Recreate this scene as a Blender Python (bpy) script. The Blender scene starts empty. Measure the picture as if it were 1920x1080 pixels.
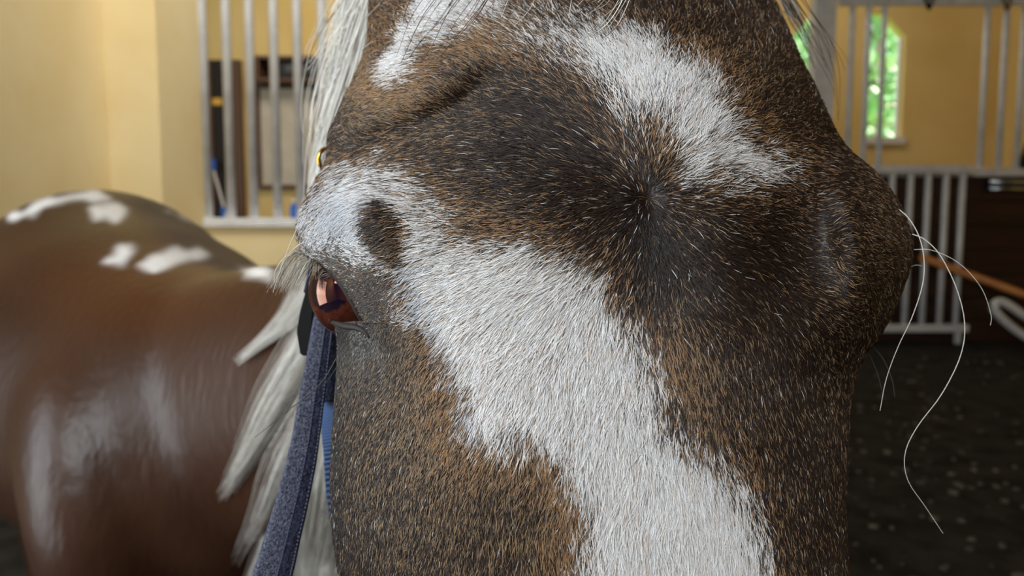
import bpy, bmesh, math, random
import numpy as np
from mathutils import Vector, Matrix

random.seed(7)
rng = np.random.default_rng(11)
scene = bpy.context.scene
COL = scene.collection

# ------------------------------------------------------------------ camera
F_PX = 1397.0
CAM_H = 1.10
TILT = math.radians(5.0)
cam_d = bpy.data.cameras.new('camera')
cam = bpy.data.objects.new('camera', cam_d)
COL.objects.link(cam)
cam.location = (0, 0, CAM_H)
cam.rotation_euler = (math.radians(90) - TILT, 0, 0)
cam_d.sensor_width = 36.0
cam_d.lens = F_PX / 1920.0 * 36.0
cam_d.clip_start = 0.01
cam_d.clip_end = 200
cam_d.dof.use_dof = True
cam_d.dof.focus_distance = 0.245
cam_d.dof.aperture_fstop = 12.0
scene.camera = cam

# ------------------------------------------------------------------ sky, sun, daylight, exposure
scene.view_settings.view_transform = 'Standard'
scene.view_settings.look = 'None'
scene.view_settings.gamma = 1.0
scene.view_settings.use_curve_mapping = False
scene.view_settings.exposure = 0.58

world = bpy.data.worlds.new('sky')
scene.world = world
world.use_nodes = True
wn = world.node_tree
wbg = wn.nodes['Background']
wbg.inputs['Color'].default_value = (0.78, 0.88, 1.0, 1)
wbg.inputs['Strength'].default_value = 1.6


def add_light(name, kind, loc, target, energy, color=(1, 1, 1), size=1.0, size_y=None, angle=None):
    ld = bpy.data.lights.new(name, kind)
    ld.energy = energy
    ld.color = color
    if kind == 'AREA':
        ld.shape = 'RECTANGLE'
        ld.size = size
        ld.size_y = size_y or size
    if kind == 'SUN' and angle:
        ld.angle = angle
    o = bpy.data.objects.new(name, ld)
    o.location = loc
    d = Vector(target) - Vector(loc)
    o.rotation_euler = d.to_track_quat('-Z', 'Y').to_euler()
    COL.objects.link(o)
    return o


add_light('sun', 'SUN', (8, -1, 9), (0, 0.8, 0), 11.0, (1.0, 0.94, 0.84), angle=0.02)
# added panel for soft daylight from behind the camera; no doorway is modelled
add_light('front_daylight_panel', 'AREA', (-1.3, -2.0, 2.7), (0.0, 0.6, 1.05), 80, (0.88, 0.95, 1.0), 1.7, 1.3)
# daylight from the side doorway to the left
add_light('side_daylight', 'AREA', (-2.36, -0.02, 0.98), (0.0, -0.02, 0.98), 30, (0.86, 0.93, 1.0), 1.3, 1.7)
# unseen fill panels added under the ceiling to brighten the walls
add_light('aisle_fill', 'AREA', (-0.8, 3.3, 4.5), (-1.75, 4.7, 1.6), 23, (1.0, 0.96, 0.88), 1.6, 1.2).data.spread = math.radians(95)
add_light('aisle_fill_far', 'AREA', (-1.6, 7.0, 4.5), (-1.8, 9.0, 1.2), 42, (1.0, 0.95, 0.86), 1.6, 1.0)
add_light('stall_fill', 'AREA', (3.0, 7.4, 4.5), (3.6, 9.3, 1.6), 17, (1.0, 0.94, 0.82), 1.6, 1.0)

# ------------------------------------------------------------------ helpers
CT, ST = math.cos(TILT), math.sin(TILT)
R_ = np.array([1.0, 0, 0]); U_ = np.array([0, ST, CT]); FW_ = np.array([0, CT, -ST]); C_ = np.array([0, 0, CAM_H])


def P(px, py, d):
    """a point given by direction and distance in front of the lens"""
    px, py, d = np.broadcast_arrays(np.asarray(px, float), np.asarray(py, float), np.asarray(d, float))
    a = (px - 960) / F_PX * d; b = (540 - py) / F_PX * d
    return C_ + a[..., None] * R_ + b[..., None] * U_ + d[..., None] * FW_


def chart(pts):
    q = np.asarray(pts) - C_
    d = q @ FW_
    d = np.where(d < 1e-4, 1e-4, d)
    return 960 + (q @ R_) / d * F_PX, 540 - (q @ U_) / d * F_PX, d


def PY(px, py, Y):
    """point on the vertical plane at distance Y"""
    dirx = (px - 960) / F_PX; diru = (540 - py) / F_PX
    v = np.array([dirx, diru * ST + CT, diru * CT - ST])
    return C_ + v * (Y / v[1])


def lin(r, g, b):
    def f(c):
        c /= 255.0
        return c / 12.92 if c <= 0.04045 else ((c + 0.055) / 1.055) ** 2.4
    return np.array([f(r), f(g), f(b)])


def tag(o, label=None, cat=None, group=None, kind=None):
    if label: o['label'] = label
    if cat: o['category'] = cat
    if group: o['group'] = group
    if kind: o['kind'] = kind
    return o


def empty(name, loc=(0, 0, 0)):
    o = bpy.data.objects.new(name, None)
    o.location = loc
    COL.objects.link(o)
    return o


def link_mesh(name, me, mat, parent=None, smooth=False):
    o = bpy.data.objects.new(name, me)
    if mat: me.materials.append(mat)
    if smooth: me.polygons.foreach_set('use_smooth', [True] * len(me.polygons))
    COL.objects.link(o)
    if parent is not None:
        o.parent = parent
        o.matrix_parent_inverse = Matrix.Translation(-Vector(parent.location))
    return o


def bm_obj(name, bm, mat, parent=None, smooth=False):
    me = bpy.data.meshes.new(name)
    bm.normal_update()
    bm.to_mesh(me); bm.free()
    return link_mesh(name, me, mat, parent, smooth)


def bm_box(bm, lo, hi, bevel=0.0):
    lo = Vector(lo); hi = Vector(hi)
    r = bmesh.ops.create_cube(bm, size=1.0)
    vs = r['verts']
    for v in vs:
        v.co = Vector(((lo[i] + hi[i]) / 2 + v.co[i] * (hi[i] - lo[i])) for i in range(3))
    if bevel > 0:
        es = list({e for v in vs for e in v.link_edges})
        bmesh.ops.bevel(bm, geom=es, offset=bevel, segments=2, affect='EDGES', profile=0.6)


def box(name, lo, hi, mat, parent=None, bevel=0.0):
    bm = bmesh.new(); bm_box(bm, lo, hi, bevel)
    return bm_obj(name, bm, mat, parent)


def catmull(pts, n):
    pts = np.asarray(pts, float)
    if len(pts) == 2:
        t = np.linspace(0, 1, n)[:, None]
        return pts[0] * (1 - t) + pts[1] * t
    e = np.vstack([2 * pts[0] - pts[1], pts, 2 * pts[-1] - pts[-2]])
    m = len(pts) - 1
    t = np.linspace(0, m, n); i = np.minimum(t.astype(int), m - 1); f = (t - i)[:, None]
    p0, p1, p2, p3 = e[i], e[i + 1], e[i + 2], e[i + 3]
    return 0.5 * (2 * p1 + (p2 - p0) * f + (2 * p0 - 5 * p1 + 4 * p2 - p3) * f ** 2 + (3 * p1 - p0 - 3 * p2 + p3) * f ** 3)


def np_mesh(name, verts, faces, colors=None):
    me = bpy.data.meshes.new(name)
    verts = np.ascontiguousarray(verts, dtype=np.float32)
    faces = np.asarray(faces, dtype=np.int32)
    n, k = faces.shape
    me.vertices.add(len(verts)); me.vertices.foreach_set('co', verts.ravel())
    me.loops.add(n * k); me.loops.foreach_set('vertex_index', faces.ravel())
    me.polygons.add(n)
    me.polygons.foreach_set('loop_start', np.arange(0, n * k, k, dtype=np.int32))
    me.update(calc_edges=True)
    if colors is not None:
        set_col(me, colors)
    return me


def set_col(me, colors):
    a = me.attributes.get('col') or me.attributes.new('col', 'FLOAT_COLOR', 'POINT')
    c = np.ones((len(colors), 4), np.float32); c[:, :3] = colors
    a.data.foreach_set('color', c.ravel())


def tube_mesh(name, path, radii, sides=10, caps=True, colors=None):
    """round bar along a polyline"""
    path = np.asarray(path, float); n = len(path)
    radii = np.broadcast_to(np.asarray(radii, float), (n,))
    tan = np.gradient(path, axis=0); tan /= np.linalg.norm(tan, axis=1)[:, None] + 1e-12
    ref = np.array([0, 0, 1.0]) if abs(tan[0, 2]) < 0.9 else np.array([1.0, 0, 0])
    s = np.cross(tan, ref); s /= np.linalg.norm(s, axis=1)[:, None] + 1e-12
    t = np.cross(s, tan)
    a = np.linspace(0, 2 * np.pi, sides, endpoint=False)
    V = path[:, None] + radii[:, None, None] * (np.cos(a)[None, :, None] * s[:, None] + np.sin(a)[None, :, None] * t[:, None])
    V = V.reshape(-1, 3)
    bm = bmesh.new()
    bv = [bm.verts.new(v) for v in V]
    for i in range(n - 1):
        for j in range(sides):
            k = (j + 1) % sides
            bm.faces.new((bv[i * sides + j], bv[i * sides + k], bv[(i + 1) * sides + k], bv[(i + 1) * sides + j]))
    if caps:
        bm.faces.new(bv[:sides][::-1]); bm.faces.new(bv[-sides:])
    me = bpy.data.meshes.new(name)
    bmesh.ops.recalc_face_normals(bm, faces=bm.faces)
    bm.to_mesh(me); bm.free()
    return me


def tube(name, path, radii, mat, parent=None, sides=10):
    return link_mesh(name, tube_mesh(name, path, radii, sides), mat, parent, True)


def strands(name, polys, r0, r1, cols, mat, parent=None, sides=3):
    """many hairs as tapering three sided prisms; polys (N,M,3); cols (N,3)"""
    polys = np.asarray(polys, float); N, M, _ = polys.shape
    tan = np.gradient(polys, axis=1); tan /= np.linalg.norm(tan, axis=2)[..., None] + 1e-12
    ref = rng.normal(size=(N, 1, 3)); s = np.cross(tan, np.broadcast_to(ref, tan.shape)); s /= np.linalg.norm(s, axis=2)[..., None] + 1e-12
    t = np.cross(s, tan)
    rad = (np.linspace(0, 1, M)[None] ** 1.5 * (np.asarray(r1) - np.asarray(r0)) + np.asarray(r0)) * rng.uniform(0.7, 1.3, (N, 1))
    a = np.linspace(0, 2 * np.pi, sides, endpoint=False)
    V = polys[:, :, None] + rad[:, :, None, None] * (np.cos(a)[:, None] * s[:, :, None] + np.sin(a)[:, None] * t[:, :, None])
    idx = np.arange(N * M * sides).reshape(N, M, sides)
    nx = np.roll(idx, -1, axis=2)
    Fq = np.stack([idx[:, :-1], nx[:, :-1], nx[:, 1:], idx[:, 1:]], axis=-1).reshape(-1, 4)
    C = np.repeat(np.asarray(cols), M * sides, axis=0)
    me = np_mesh(name, V.reshape(-1, 3), Fq, C)
    return link_mesh(name, me, mat, parent, True)


_lat = {}


def vnoise(x, y, seed=0):
    """smooth value noise in -1..1"""
    if seed not in _lat:
        _lat[seed] = np.random.default_rng(seed + 100).uniform(-1, 1, (64, 64))
    L = _lat[seed]
    x = np.asarray(x, float); y = np.asarray(y, float)
    xi = np.floor(x).astype(int); yi = np.floor(y).astype(int)
    fx = x - xi; fy = y - yi
    fx = fx * fx * (3 - 2 * fx); fy = fy * fy * (3 - 2 * fy)
    g = lambda i, j: L[i % 64, j % 64]
    return (g(xi, yi) * (1 - fx) + g(xi + 1, yi) * fx) * (1 - fy) + (g(xi, yi + 1) * (1 - fx) + g(xi + 1, yi + 1) * fx) * fy


def sstep(a, b, x):
    t = np.clip((x - a) / (b - a), 0, 1)
    return t * t * (3 - 2 * t)


def sdist(px, py, poly):
    """signed distance to a polygon, positive inside"""
    poly = np.asarray(poly, float)
    px = np.asarray(px, float); py = np.asarray(py, float)
    best = np.full(px.shape, 1e9); inside = np.zeros(px.shape, bool)
    n = len(poly)
    for i in range(n):
        x0, y0 = poly[i]; x1, y1 = poly[(i + 1) % n]
        dx, dy = x1 - x0, y1 - y0
        t = np.clip(((px - x0) * dx + (py - y0) * dy) / (dx * dx + dy * dy + 1e-9), 0, 1)
        best = np.minimum(best, (px - x0 - t * dx) ** 2 + (py - y0 - t * dy) ** 2)
        c = (y0 > py) != (y1 > py)
        with np.errstate(divide='ignore', invalid='ignore'):
            xi = (x1 - x0) * (py - y0) / (y1 - y0 + 1e-12) + x0
        inside ^= c & (px < xi)
    d = np.sqrt(best)
    return np.where(inside, d, -d)


# ------------------------------------------------------------------ materials
def mat_principled(name, color, rough=0.6, metal=0.0, spec=0.4, **kw):
    m = bpy.data.materials.new(name)
    m.use_nodes = True
    b = m.node_tree.nodes['Principled BSDF']
    b.inputs['Base Color'].default_value = (*color, 1)
    b.inputs['Roughness'].default_value = rough
    b.inputs['Metallic'].default_value = metal
    b.inputs['Specular IOR Level'].default_value = spec
    for k, v in kw.items():
        b.inputs[k.replace('_', ' ')].default_value = v
    return m


def noise_color(m, c1, c2, scale, detail=4, bump=0.0, bscale=None, stretch=(1, 1, 1), lo=0.35, hi=0.65):
    nt = m.node_tree; b = nt.nodes['Principled BSDF']
    tc = nt.nodes.new('ShaderNodeTexCoord'); mp = nt.nodes.new('ShaderNodeMapping')
    mp.inputs['Scale'].default_value = stretch
    nt.links.new(tc.outputs['Object'], mp.inputs['Vector'])
    n = nt.nodes.new('ShaderNodeTexNoise'); n.inputs['Scale'].default_value = scale; n.inputs['Detail'].default_value = detail
    nt.links.new(mp.outputs['Vector'], n.inputs['Vector'])
    r = nt.nodes.new('ShaderNodeValToRGB')
    r.color_ramp.elements[0].position = lo; r.color_ramp.elements[1].position = hi
    r.color_ramp.elements[0].color = (*c1, 1); r.color_ramp.elements[1].color = (*c2, 1)
    nt.links.new(n.outputs['Fac'], r.inputs['Fac']); nt.links.new(r.outputs['Color'], b.inputs['Base Color'])
    if bump:
        n2 = nt.nodes.new('ShaderNodeTexNoise'); n2.inputs['Scale'].default_value = bscale or scale * 6; n2.inputs['Detail'].default_value = 6
        nt.links.new(mp.outputs['Vector'], n2.inputs['Vector'])
        bp = nt.nodes.new('ShaderNodeBump'); bp.inputs['Strength'].default_value = bump; bp.inputs['Distance'].default_value = 0.02
        nt.links.new(n2.outputs['Fac'], bp.inputs['Height']); nt.links.new(bp.outputs['Normal'], b.inputs['Normal'])
    return m


def attr_color(m):
    nt = m.node_tree; b = nt.nodes['Principled BSDF']
    a = nt.nodes.new('ShaderNodeAttribute'); a.attribute_name = 'col'
    nt.links.new(a.outputs['Color'], b.inputs['Base Color'])
    return m


M_plaster = noise_color(mat_principled('yellow_plaster', lin(230, 210, 160), 0.85, spec=0.2), lin(226, 204, 152), lin(234, 216, 170), 1.6, bump=0.08, bscale=60)
M_plaster_back = noise_color(mat_principled('ochre_plaster', lin(222, 188, 120), 0.85, spec=0.2), lin(216, 180, 110), lin(228, 196, 130), 0.9, bump=0.08, bscale=60)
M_steel = noise_color(mat_principled('galvanised_steel', lin(215, 216, 218), 0.42, 0.1, 0.5), lin(206, 207, 210), lin(226, 227, 229), 9)
M_chrome = mat_principled('chrome', lin(205, 210, 216), 0.22, 1.0)
M_wood_dark = noise_color(mat_principled('dark_plank', lin(50, 29, 19), 0.6), lin(38, 21, 13), lin(62, 37, 24), 6, stretch=(0.4, 1, 6), bump=0.15)
M_pole = noise_color(mat_principled('orange_wood', lin(190, 122, 60), 0.5), lin(176, 108, 50), lin(204, 138, 74), 8, stretch=(1, 1, 1))
M_floor = noise_color(mat_principled('gravel_floor', lin(44, 43, 40), 0.95, spec=0.1), lin(34, 33, 31), lin(56, 54, 50), 7, detail=8, bump=0.6, bscale=40)
M_ceiling = mat_principled('ceiling_boards', lin(150, 125, 90), 0.8)
M_dark = mat_principled('dark_void', lin(38, 26, 18), 0.7)
M_blue = mat_principled('blue_plastic', lin(40, 100, 190), 0.4)
M_pebble = noise_color(mat_principled('pebble', lin(80, 76, 68), 0.9), lin(56, 54, 48), lin(104, 98, 86), 3)
M_glass = mat_principled('window_glass', (1, 1, 1), 0.02, spec=0.5, Transmission_Weight=1.0, IOR=1.02)
M_white_frame = mat_principled('pale_frame', lin(222, 214, 205), 0.5)
M_grass = noise_color(mat_principled('lawn', lin(90, 150, 50), 0.9), lin(70, 130, 40), lin(130, 180, 70), 3)
M_leaf = noise_color(mat_principled('leaf_green', lin(150, 192, 138), 0.6), lin(110, 160, 104), lin(196, 224, 180), 1.2)
M_bark = noise_color(mat_principled('bark', lin(170, 140, 128), 0.9), lin(140, 112, 100), lin(196, 166, 152), 9, stretch=(2, 2, .4), bump=.3)
M_terracotta = mat_principled('terracotta_wall', lin(214, 120, 70), 0.9)
M_flower = mat_principled('yellow_petals', lin(240, 205, 60), 0.7)
M_pink = mat_principled('pink_petals', lin(240, 190, 190), 0.7)
M_board = noise_color(mat_principled('pale_board', lin(196, 180, 158), 0.6), lin(186, 170, 148), lin(204, 190, 168), 3)
M_frame_brown = mat_principled('brown_frame', lin(96, 66, 42), 0.6)
M_black = mat_principled('black_leather', lin(10, 10, 12), 0.6, spec=0.15)
M_brass = mat_principled('brass', lin(214, 170, 70), 0.25, 1.0)

M_coat = attr_color(mat_principled('horse_skin_and_coat', (0.1, 0.06, 0.04), 0.36, spec=0.25))
_nt = M_coat.node_tree
_n = _nt.nodes.new('ShaderNodeTexNoise'); _n.inputs['Scale'].default_value = 90; _n.inputs['Detail'].default_value = 5
_tc = _nt.nodes.new('ShaderNodeTexCoord'); _mp = _nt.nodes.new('ShaderNodeMapping'); _mp.inputs['Scale'].default_value = (1, 1, .35)
_nt.links.new(_tc.outputs['Object'], _mp.inputs['Vector']); _nt.links.new(_mp.outputs['Vector'], _n.inputs['Vector'])
_bp = _nt.nodes.new('ShaderNodeBump'); _bp.inputs['Strength'].default_value = 0.25; _bp.inputs['Distance'].default_value = 0.006
_nt.links.new(_n.outputs['Fac'], _bp.inputs['Height']); _nt.links.new(_bp.outputs['Normal'], _nt.nodes['Principled BSDF'].inputs['Normal'])
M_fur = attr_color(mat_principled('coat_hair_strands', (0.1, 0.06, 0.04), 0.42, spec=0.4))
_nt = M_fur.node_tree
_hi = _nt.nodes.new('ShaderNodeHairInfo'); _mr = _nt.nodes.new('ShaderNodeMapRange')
_mr.inputs['To Min'].default_value = 0.45; _mr.inputs['To Max'].default_value = 1.18  # roots darkened, tips brightened: shade between hairs put into the colour
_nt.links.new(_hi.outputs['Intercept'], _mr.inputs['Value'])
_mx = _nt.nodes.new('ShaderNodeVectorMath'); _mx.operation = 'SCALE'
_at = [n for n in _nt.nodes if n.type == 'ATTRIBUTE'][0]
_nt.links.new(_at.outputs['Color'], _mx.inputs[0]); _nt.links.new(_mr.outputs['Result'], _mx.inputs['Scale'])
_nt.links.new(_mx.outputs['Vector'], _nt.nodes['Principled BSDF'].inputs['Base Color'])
M_hair = attr_color(mat_principled('long_hair', (0.5, 0.5, 0.5), 0.45, spec=0.4))
M_eye = attr_color(mat_principled('eye', (0.1, 0.03, 0.02), 0.03, spec=0.5, IOR=1.95, Specular_Tint=(1.0, 0.42, 0.25, 1)))  # orange tint colours the eye's reflections in place of warm light
M_strap = mat_principled('blue_grey_fleece', lin(80, 84, 104), 0.9, spec=0.15)
noise_color(M_strap, lin(64, 68, 86), lin(122, 126, 146), 900, detail=3, bump=0.7, bscale=1400)
M_strap_dark = noise_color(mat_principled('navy_webbing', lin(34, 36, 54), 0.8, spec=0.2), lin(24, 26, 40), lin(52, 56, 78), 700, bump=0.5, bscale=900)
M_rib = mat_principled('ribbed_blue_webbing', lin(70, 92, 132), 0.75, spec=0.25)
M_stitch = mat_principled('stitching', lin(66, 69, 88), 0.8)

# ------------------------------------------------------------------ the building
def struct(o, label, cat='wall'):
    return tag(o, label, cat, kind='structure')


struct(box('floor', (-9, -4, -0.2), (9, 9.55, 0), M_floor), 'dark gravelly stable floor', 'floor')
struct(box('ceiling', (-7.1, -3.1, 4.9), (6.2, 9.7, 5.05), M_ceiling), 'boarded stable ceiling overhead', 'ceiling')
YG = 6.9      # stall front on the right
YB = 9.4      # back wall
YP = 4.4      # pier on the left
XL = PY(205, 300, YP)[0]
XP = PY(302, 300, YP)[0]
YR = 4.97     # grille plane on the left
bm = bmesh.new()
bm_box(bm, (XL - 0.15, 0.72, 0), (XL, YR + 0.1, 4.9)); bm_box(bm, (XL - 0.15, -2.9, 0), (XL, -0.76, 4.9)); bm_box(bm, (XL - 0.15, -0.76, 1.95), (XL, 0.72, 4.9))
struct(bm_obj('wall_left', bm, M_plaster), 'plain yellow plaster wall at the far left')
struct(box('wall_pier', (XL + 0.001, YP, 0), (XP, YR + 0.099, 4.9), M_plaster), 'yellow plaster pier beside the metal grille')
struct(box('wall_far_left', (-7.1, YR + 0.2, 0), (-6.95, YB - 0.001, 4.9), M_plaster_back), 'outer wall of the room behind the grille')
struct(box('wall_front', (-2.5, -3.05, 0), (5.99, -2.9, 4.9), M_plaster_back), 'unseen ochre plaster wall added behind the viewer to shut out sky light')  # unseen wall, added to darken the eye's reflection and block the sky
struct(box('wall_right', (6.0, -3.0, 0), (6.15, YB + 0.15, 4.9), M_plaster_back), 'ochre plaster wall closing the stall row')

# back wall with chamfered window openings
def wall_with_holes(name, x0, x1, z0, z1, y, th, holes, mat):
    """holes: (xa, xb, za, zb, chamfer_x, chamfer_z) -> boxes around them plus prisms for the chamfers"""
    bm = bmesh.new()
    hs = sorted(holes)
    cur = x0
    for (xa, xb, za, zb, cx, cz) in hs:
        bm_box(bm, (cur, y, z0), (xa, y + th, z1))
        bm_box(bm, (xa, y, z0), (xb, y + th, za))
        bm_box(bm, (xa, y, zb), (xb, y + th, z1))
        for sgn, xc in (((1, xa),) if cx > 0 else ((-1, xb),)):
            f = [(xc, zb), (xc + sgn * abs(cx), zb), (xc, zb - cz)]
            a = [bm.verts.new((p[0], y, p[1])) for p in f]; b = [bm.verts.new((p[0], y + th, p[1])) for p in f]
            bm.faces.new(a); bm.faces.new(b[::-1])
            for i in range(3):
                j = (i + 1) % 3
                bm.faces.new((a[i], b[i], b[j], a[j]))
        cur = xb
    bm_box(bm, (cur, y, z0), (x1, y + th, z1))
    bmesh.ops.recalc_face_normals(bm, faces=bm.faces)
    return bm_obj(name, bm, mat)


def hole(xa, xb, ya, yb):
    a = PY(xa, yb, YB); b = PY(xb, ya, YB)
    return (a[0], b[0], a[2], b[2])


h1 = hole(1622, 1700, 24, 262)
h2 = hole(1480, 1558, 24, 262)
ch = (h1[1] - h1[0]) * 0.60, (h1[3] - h1[2]) * 0.18
struct(wall_with_holes('wall_back', -7, 6.0, 0, 4.9, YB, 0.16, [(*h1, -ch[0], ch[1]), (*h2, *ch)], M_plaster_back), 'ochre plaster wall with tall windows behind the stalls')
for k, h in enumerate((h2, h1)):
    w = empty('window_%d' % (k + 1), ((h[0] + h[1]) / 2, YB, h[2]))
    struct(w, ['tall chamfered window half hidden behind the grey post', 'tall chamfered window looking out on green trees'][k], 'window')
    box('window_sill', (h[0] - 0.03, YB - 0.07, h[2] - 0.06), (h[1] + 0.03, YB + 0.1, h[2] + 0.03), M_white_frame, w, 0.01)
    for xx in (h[0], h[1] - 0.035):
        box('window_frame', (xx, YB + 0.07, h[2] + 0.03), (xx + 0.035, YB + 0.12, h[3] - ch[1]), M_white_frame, w)
    box('pane', (h[0] + 0.036, YB + 0.09, h[2] + 0.03), (h[1] - 0.036, YB + 0.096, h[3] - 0.002), M_glass, w)

# low wall and sill under the left grille
gz = PY(450, 412, YR)[2]
struct(box('wall_below_grille', (XP + 0.001, YR, 0), (1.4, YR + 0.1, gz - 0.05), M_plaster), 'low yellow plaster wall under the metal grille')

# ---- left grille
def bar_mesh(name, z0, z1, r=0.030):
    me = tube_mesh(name, [(0, 0, z0), (0, 0, z1)], r, 12)
    me.materials.append(M_steel)
    me.polygons.foreach_set('use_smooth', [len(p.vertices) == 4 for p in me.polygons])
    return me


def bar_row(xs, y, z0, z1, parent, r=0.030):
    me = bar_mesh('bar', z0, z1, r)
    for x in xs:
        o = bpy.data.objects.new('bar', me)
        COL.objects.link(o)
        o.parent = parent
        o.location = Vector((x, y, 0)) - Vector(parent.location)


gr = empty('window_grille', (XP + 0.5, YR + 0.05, gz))
tag(gr, 'galvanised grille of upright bars between pier and horse head', 'grille')
xs = [PY(x, 200, YR + 0.05)[0] for x in (384, 428, 471, 516, 560, 606, 651, 696, 741, 786, 831, 876, 921)]
bar_row(xs, YR + 0.05, gz, 4.86, gr)
box('rail', (XP + 0.004, YR - 0.03, gz - 0.05), (1.4, YR + 0.13, gz + 0.012), M_steel, gr, 0.008)
box('rail', (XP + 0.004, YR + 0.02, 4.83), (1.4, YR + 0.08, 4.895), M_steel, gr, 0.004)

# ---- things on the back wall seen through the grille
def panel(px0, px1, py0, py1, y0, y1):
    a = PY(px0, py1, y0); b = PY(px1, py0, y0)
    return (a[0], y0, a[2]), (b[0], y1, b[2])


dr = empty('door_1', tuple(PY(418, 400, YB - .05)))
struct(dr, 'tall dark brown door seen through the grille bars', 'door')
lo, hi = panel(390, 447, 112, 700, YB - 0.06, YB - 0.005)
box('door_leaf', (lo[0], lo[1], 0.0), hi, M_dark, dr, 0.01)
lo2, hi2 = panel(440, 449, 112, 700, YB - 0.09, YB - 0.005)
box('door_frame', (lo2[0], lo2[1], 0.0), hi2, M_frame_brown, dr)
lo2, hi2 = panel(386, 394, 112, 700, YB - 0.09, YB - 0.005)
box('door_frame', (lo2[0], lo2[1], 0.0), hi2, M_frame_brown, dr)
lo2, hi2 = panel(392, 416, 184, 197, YB - 0.075, YB - 0.061)
box('warning_plate', lo2, hi2, mat_principled('yellow_plate', lin(226, 170, 50), 0.5), dr)

bd = empty('notice_board', tuple(PY(535, 350, YB - .05)))
tag(bd, 'large pale board in brown frame behind the grille', 'board')
lo, hi = panel(484, 600, 166, 346, YB - 0.05, YB - 0.005)
box('board_face', lo, hi, M_board, bd)
for q in ((478, 606, 346, 354), (478, 606, 152, 166), (478, 486, 166, 346), (598, 606, 166, 346)):
    lo, hi = panel(*q, YB - 0.07, YB - 0.005)
    box('frame', lo, hi, M_frame_brown, bd, 0.005)

ac = empty('wall_shelf', tuple(PY(535, 166, YB - .05)))
tag(ac, 'brown wooden shelf box above the pale board', 'shelf')
lo, hi = panel(478, 606, 104, 110, YB - 0.30, YB - 0.005); box('top_board', lo, hi, M_frame_brown, ac)
lo, hi = panel(478, 606, 146, 152, YB - 0.30, YB - 0.005); box('bottom_board', lo, hi, M_frame_brown, ac)
for q in ((478, 484), (600, 606)):
    lo, hi = panel(q[0], q[1], 110, 146, YB - 0.30, YB - 0.005); box('side_board', lo, hi, M_frame_brown, ac)
lo, hi = panel(484, 600, 110, 146, YB - 0.03, YB - 0.005); box('back_board', lo, hi, M_frame_brown, ac)
M_rad = mat_principled('black_radio', lin(30, 28, 28), 0.5)
rd = empty('radio', tuple(PY(555, 146, YB - .15)))
tag(rd, 'black radio standing in the wall shelf', 'radio')
lo, hi = panel(524, 596, 115, 146, YB - 0.24, YB - 0.10); box('case', lo, hi, M_rad, rd, 0.02)
for cx in (541, 579):
    c = PY(cx, 131, YB - 0.245)
    tube('loudspeaker', [c + np.array([0, -0.006, 0]), c + np.array([0, 0.006, 0])], 0.062, mat_principled('grey_mesh', lin(86, 82, 80), 0.6), rd, 16)

# blue broom and blue bucket near the dark door
bz = PY(398, 300, YB - 0.25)
br = empty('broom', (bz[0] - 0.05, YB - 0.3, 0.0))
tag(br, 'broom with blue bristle head leaning upside down by the dark door', 'broom')
top = PY(398, 312, YB - 0.2); foot = np.array([PY(432, 400, YB - 0.5)[0] + 0.25, YB - 0.5, 0.015])
tube('handle', [foot, top], 0.016, M_white_frame, br, 8)
bm = bmesh.new(); bm_box(bm, (-0.045, -0.04, -0.05), (0.045, 0.04, 0.09), 0.02)
o = bm_obj('bristle_head', bm, M_blue); o.parent = br; o.location = Vector(top) - Vector(br.location)
bm = bmesh.new(); bm_box(bm, (-0.03, -0.03, -0.16), (0.03, 0.03, 0.0), 0.012)
o = bm_obj('grip', bm, M_blue); o.parent = br; o.location = Vector(top * 0.72 + foot * 0.28) - Vector(br.location); 

bk = PY(549, 404, YR + 0.07)
bt = empty('spray_bottle', (bk[0], YR + 0.105, gz + 0.012))
tag(bt, 'small blue bottle standing on the grille sill', 'bottle')
prof = [(0.0, 0.0), (0.024, 0.0), (0.027, 0.01), (0.027, 0.07), (0.014, 0.092), (0.012, 0.1), (0.0, 0.1)]
def lathe(name, prof, loc, mat, parent, n=20):
    bm = bmesh.new(); rings = []
    for r, z in prof:
        rings.append([bm.verts.new((loc[0] + r * math.cos(2 * math.pi * k / n), loc[1] + r * math.sin(2 * math.pi * k / n), loc[2] + z)) for k in range(n)] if r > 0 else [bm.verts.new((loc[0], loc[1], loc[2] + z))])
    for a, b in zip(rings, rings[1:]):
        for k in range(n):
            l = (k + 1) % n
            if len(a) == 1 and len(b) > 1: bm.faces.new((a[0], b[l], b[k]))
            elif len(b) == 1 and len(a) > 1: bm.faces.new((a[k], a[l], b[0]))
            elif len(a) > 1: bm.faces.new((a[k], a[l], b[l], b[k]))
    bmesh.ops.recalc_face_normals(bm, faces=bm.faces)
    return bm_obj(name, bm, mat, parent, True)
lathe('body', prof, bt.location, M_blue, bt)
lathe('cap', [(0, 0.1), (0.014, 0.1), (0.014, 0.122), (0.009, 0.128), (0, 0.128)], bt.location, M_white_frame, bt)

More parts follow.
